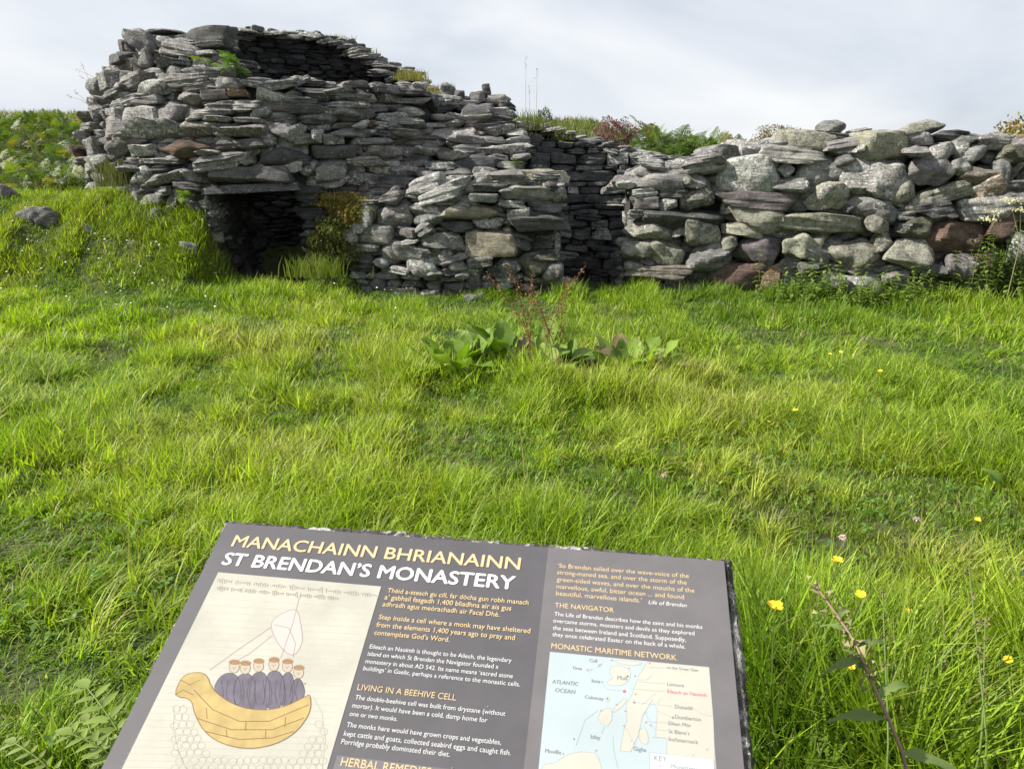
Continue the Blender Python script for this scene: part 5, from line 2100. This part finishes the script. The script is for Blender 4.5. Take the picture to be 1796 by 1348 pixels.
for (px, py, s_, lab) in BUTTER:
    d = ray(px, py)
    tt = .027 * FPX / s_
    P = CAM + d * tt
    g0 = ground_hit(px, py)
    tmax = (g0[1] - .05) / d[1]
    if P[2] < float(H(P[0], P[1])) + .12 or tt > tmax:
        P = CAM + d * (tmax - .25)
    if P[2] > .80:
        P = CAM + d * ((.80 - EYE) / d[2])
    r = s_ / FPX * np.linalg.norm(P - CAM) * .46
    z = float(H(P[0], P[1]))
    bt = thing("buttercup", (P[0], P[1], z), lab, "buttercup", "buttercups in the meadow")
    nrm = np.array([rng.normal() * .25, -.15 + rng.normal() * .25, 1])
    mb = petal_flower(P, nrm, r, rng)
    fl = mb.out("flower", M_PETAL_Y, bt, smooth_angle=180)
    V, F = rock(r * .5, r * .5, r * .4, rng, 3, 'boulder')
    build("centre", V + P + np.array([0, 0, r * .12]), F, M_CENTRE, fl, smooth_angle=180)
    b0 = np.array([P[0] + rng.normal() * .04, P[1] + .05, z - .02])
    V, F = tube([b0, (b0 + P) / 2 + rng.normal(size=3) * .015, P - np.array([0, 0, .003])], [.0016, .0013, .0012], 5)
    build("stem", V, np.array(F), M_STEM_G, bt, smooth_angle=180)

M_CLOVER = simple("clover_pink", (.62, .40, .46), .8)
for (px, py, s_, lab) in [(1165, 833, 11, "pink clover head in the lawn above the board's right half"),
                          (1608, 910, 12, "pink clover head on a tall stem at the right of the lawn"),
                          (1478, 942, 14, "whitish clover head above the highest near buttercup"),
                          (1246, 706, 8, "small pale clover head far out in the lawn right of the docks"),
                          (1322, 1048, 8, "tiny white clover head beside the board's upper right corner")]:
    g0 = ground_hit(px, py)
    P = g0 + (CAM - g0) * .06
    r = max(.008, s_ / FPX * np.linalg.norm(P - CAM) * .5)
    ct = thing("clover", (P[0], P[1], float(H(P[0], P[1]))), lab, "clover", "clover heads in the lawn")
    mb = MB()
    for k in range(46):
        d = rng.normal(size=3)
        d[2] = abs(d[2]) * .8 - .1
        d /= np.linalg.norm(d)
        V, F = leaf_shape(P + d * r * .2, d, (0.1, .2, 1), r * .9, r * .3, n=3)
        mb.add(V, F)
    mb.out("flower_head", M_CLOVER, ct)
    V, F = tube([np.array([P[0], P[1], float(H(P[0], P[1])) - .02]), P], [.0015, .0012], 4)
    build("stem", V, np.array(F), M_STEM_G, ct)

# tiny white flower heads scattered on the bank and by the doorway
V, F = rock(.02, .02, .012, rng, 2, 'boulder')
wf_me = None
M_WHITEF = simple("white_petals", (.75, .74, .66), .8)
wr = np.random.default_rng(64)
spots = []
while len(spots) < 85:
    px, py = (wr.uniform(0, 420), wr.uniform(345, 560)) if wr.random() < .7 else (wr.uniform(520, 760), wr.uniform(470, 560))
    P = ground_hit(px, py)
    if not bool(solid(P[0], P[1])) and P[1] < 9.7:
        spots.append(P)
for P in spots:
    if wf_me is None:
        o = build("white_flower", V + P + np.array([0, 0, .07]), F, M_WHITEF)
        wf_me = o
    else:
        o = wf_me.copy()
        COL.objects.link(o)
    bank_ = P[0] < -3.6
    o.location = P + np.array([0, 0, .05 + wr.uniform(0, .05)])
    s_ = wr.uniform(.6, 1.3)
    o.scale = (s_, s_, s_)
    tag(o, "tiny white flower head dotting the grassy bank left of the doorway" if bank_ else "tiny white flower head in the grass before the stub wall and doorway",
        "flower", "white flowers on the bank" if bank_ else "white flowers before the stub wall")

# ------------------------------------------------------------------ weeds close to the camera
def bent_stalk(pts, r0, r1):
    pts = np.array(pts, float)
    q = np.linspace(0, 1, 14)
    tt = np.linspace(0, 1, len(pts))
    P = np.stack([np.interp(q, tt, pts[:, i]) for i in range(3)], 1)
    P[1:-1] = (P[:-2] + 2 * P[1:-1] + P[2:]) / 4
    return P, tube(P, np.linspace(r0, r1, 14), 7)


d0 = CAM + ray(1600, 1348) * 1.22
d1 = CAM + ray(1528, 1195) * 1.26
d2 = CAM + ray(1498, 1120) * 1.30
d3 = CAM + ray(1432, 1028) * 1.36
b0 = np.array([d0[0] + .12, d0[1] - .12, 0.0])
b0[2] = float(H(b0[0], b0[1])) - .02
ws = thing("dock_plant", tuple(b0), "tall brown-stemmed weed leaning left in the near right foreground", "dock plant")
P, (V, F) = bent_stalk([b0, d0, d1, d2, d3], .0042, .0018)
st = build("flower_stalk", V, np.array(F), simple("mauve_stem", (.25, .16, .12), .7), ws, smooth_angle=180)
mb = MB()
for i in range(7, 14):
    for _ in range(13):
        c = P[i] + rng.normal(size=3) * np.array([.010, .010, .014])
        dv = rng.normal(size=(4, 3)) * .0045
        mb.add(c + dv, [[0, 1, 2], [0, 2, 3], [0, 3, 1], [1, 3, 2]])
mb.out("seed_head", simple("green_brown_seed", (.22, .21, .09)), st)
for (i, a, L_, W_, pit) in [(5, 2.9, .12, .026, .2), (6, .4, .10, .022, .4), (8, 3.3, .09, .02, .2), (9, .2, .075, .017, .5), (10, 2.7, .065, .014, .5), (3, 3.0, .15, .034, -.2), (4, -.3, .13, .03, .1),
                             (7, 1.9, .09, .02, .6), (11, .8, .05, .012, .7)]:
    d = np.array([math.cos(a) * math.cos(pit), math.sin(a) * math.cos(pit), math.sin(pit)])
    V, F = leaf_shape(P[i], d, (0, 0, 1), L_, W_, fold=.3, droop=.7, wave=.12, n=9)
    build("leaf", V, F, M_LEAF, ws, colors=np.tile(np.array([.15, .21, .06]) * rng.uniform(.8, 1.2), (len(V), 1)), smooth_angle=180)

# rush stems to the right
for k, (px0, py0, px1, py1, lab) in enumerate([(1735, 1330, 1700, 1000, "tallest dark green rush stem in the right foreground"),
                                               (1560, 1330, 1548, 1040, "thin seed stalk behind the brown-stemmed weed"),
                                               (1722, 1310, 1728, 1090, "shorter rush stem beside the tallest one")]):
    A, Bt = CAM + ray(px0, py0) * 1.55, CAM + ray(px1, py1) * 1.75
    b0 = np.array([A[0] + .02, A[1] + .02, float(H(A[0], A[1])) - .02])
    P, (V, F) = bent_stalk([b0, A, Bt], .0035, .0014)
    rs = thing("rush_stem", tuple(b0), lab, "rush stem", "rush stems in the right foreground")
    build("stem", V, np.array(F), M_STEM_G, rs, smooth_angle=180)
    mb = MB()
    for _ in range(50):
        c = P[rng.integers(9, 14)] + rng.normal(size=3) * .006
        dv = rng.normal(size=(4, 3)) * .0035
        mb.add(c + dv, [[0, 1, 2], [0, 2, 3], [0, 3, 1], [1, 3, 2]])
    mb.out("seed_head", simple("olive_seed", (.15, .14, .05)), rs)


def feather_weed(x, y, n, size, label, col, name="silverweed"):
    """rosette of pinnate leaves with toothed leaflets"""
    z = float(H(x, y))
    t = thing(name, (x, y, z), label, "silverweed", "pinnate weeds near the board")
    for k in range(n):
        a = rng.uniform(0, 6.28)
        pit = rng.uniform(.6, 1.3)
        L_ = size * rng.uniform(.7, 1.15)
        d = np.array([math.cos(a) * math.cos(pit), math.sin(a) * math.cos(pit), math.sin(pit)])
        hor = np.array([math.cos(a), math.sin(a), 0])
        b = np.array([x + rng.normal() * .03, y + rng.normal() * .03, z])
        mb = MB()
        prev = b
        for j in range(1, 10):
            q = j / 9
            p = b + d * L_ * q + hor * .35 * L_ * q * q - np.array([0, 0, .38 * L_ * q * q])
            V, F = tube([prev, p], [.0022, .0018], 4)
            mb.add(V, F, np.array(col) * 1.1)
            sd = np.cross(p - prev, [0, 0, 1.0])
            sd /= np.linalg.norm(sd) + 1e-9
            ax = (p - prev) / np.linalg.norm(p - prev)
            if q > .35:
                for s_ in (-1, 1):
                    ll = L_ * .20 * rng.uniform(.7, 1.2) * math.sin(math.pi * min(1, .25 + .65 * (q - .3)))
                    V, F = leaf_shape(p, sd * s_ + ax * .6, (0, 0, 1), ll, ll * .34, fold=.35, droop=.3, n=5)
                    mb.add(V, F, np.array(col) * rng.uniform(.8, 1.25))
            prev = p
        V, F = leaf_shape(prev, ax, (0, 0, 1), L_ * .2, L_ * .1, n=5)
        mb.add(V, F, np.array(col))
        mb.out("leaf", M_LEAF, t, smooth_angle=180)
    return t


def weed_at(px, py, dist, hgt, n, label, col, size=None):
    P = CAM + ray(px, py) * dist
    z = float(H(P[0], P[1]))
    feather_weed(P[0], P[1], n, size, label, col)


weed_at(120, 1260, 1.75, .3, 8, "pale leafy weed in the lower left corner", (.19, .24, .07), .25)
weed_at(215, 1190, 1.72, .3, 6, "leafy weed touching the board's left edge", (.19, .26, .055), .36)
weed_at(1345, 1100, 1.75, .3, 7, "pinnate weed just right of the board, beneath the largest buttercup", (.16, .22, .04), .30)
weed_at(1740, 1290, 1.6, .3, 9, "ferny weed in the lower right corner", (.16, .23, .04), .30)
weed_at(1640, 1240, 1.7, .3, 8, "leafy weed between the brown stalk and the lower right corner", (.14, .21, .035), .28)
weed_at(1400, 1260, 1.6, .3, 8, "broad leafy weed in the shade right of the board's edge", (.13, .20, .035), .30)
weed_at(1480, 1330, 1.5, .3, 8, "dark leafy weed at the bottom edge beside the brown stalk", (.12, .19, .03), .28)

# dry stalks against the sky
M_DRY = simple("dry_straw", (.34, .29, .17), .9)
for (px0, py0, px1, py1, y, lab) in [
    (922, 240, 922, 97, 11.0, "tallest hair-thin dry grass stalk against the sky right of the ruin"),
    (940, 240, 942, 118, 11.0, "thin dry stalk just right of the tallest one"),
    (930, 240, 928, 150, 11.0, "shorter dry stalk between the two tall ones"),
    (185, 150, 134, 122, 12.0, "dry stalk sticking out left of the cell, uppermost"),
    (180, 165, 140, 133, 12.0, "dry stalk sticking out left of the cell, second from top"),
    (172, 178, 142, 110, 12.0, "dry stalk beside the cell's left shoulder, steepest one"),
    (165, 190, 118, 168, 11.9, "dry stalk low on the cell's left shoulder, pointing furthest left"),
    (160, 190, 130, 160, 11.9, "dry stalk low on the cell's left shoulder, just above the lowest"),
]:
    A, Bt = at(px0, py0, y), at(px1, py1, y)
    P = [A, (A + Bt) / 2 + np.array([0, 0, .03]), Bt]
    V, F = tube(P, [.004, .003, .0015], 4)
    ds = thing("dry_stalk", tuple(A), lab, "grass stalk", "dry stalks against the sky")
    build("stem", V, np.array(F), M_DRY, ds)
    mb = MB()
    for _ in range(10):
        c = Bt + (A - Bt) * rng.random() * .15 + rng.normal(size=3) * .012
        dv = rng.normal(size=(4, 3)) * .006
        mb.add(c + dv, [[0, 1, 2], [0, 2, 3], [0, 3, 1], [1, 3, 2]])
    mb.out("seed_head", M_DRY, ds)

# specks of dirt and lichen on the board
rg = np.random.default_rng(8)
for mat_, n_ in ((flat_mat("dirt_speck", (.30, .30, .27), .9), 14), (flat_mat("dark_speck", (.04, .04, .04), .9), 10)):
    sp = []
    for k in range(n_):
        a_, b_, r_ = rg.uniform(.01, PWID - .01), rg.uniform(.01, .42), rg.uniform(.0004, .0011)
        ph = rg.uniform(0, 6.28, 7)
        sp.append([np.array([a_ + r_ * (1 + .35 * math.sin(p)) * math.cos(2 * math.pi * i / 7), b_ + r_ * (1 + .35 * math.cos(p)) * math.sin(2 * math.pi * i / 7)]) for i, p in enumerate(ph)])
    for q in sp:
        shapes("speck", [q], .0042, mat_, face, px=False)
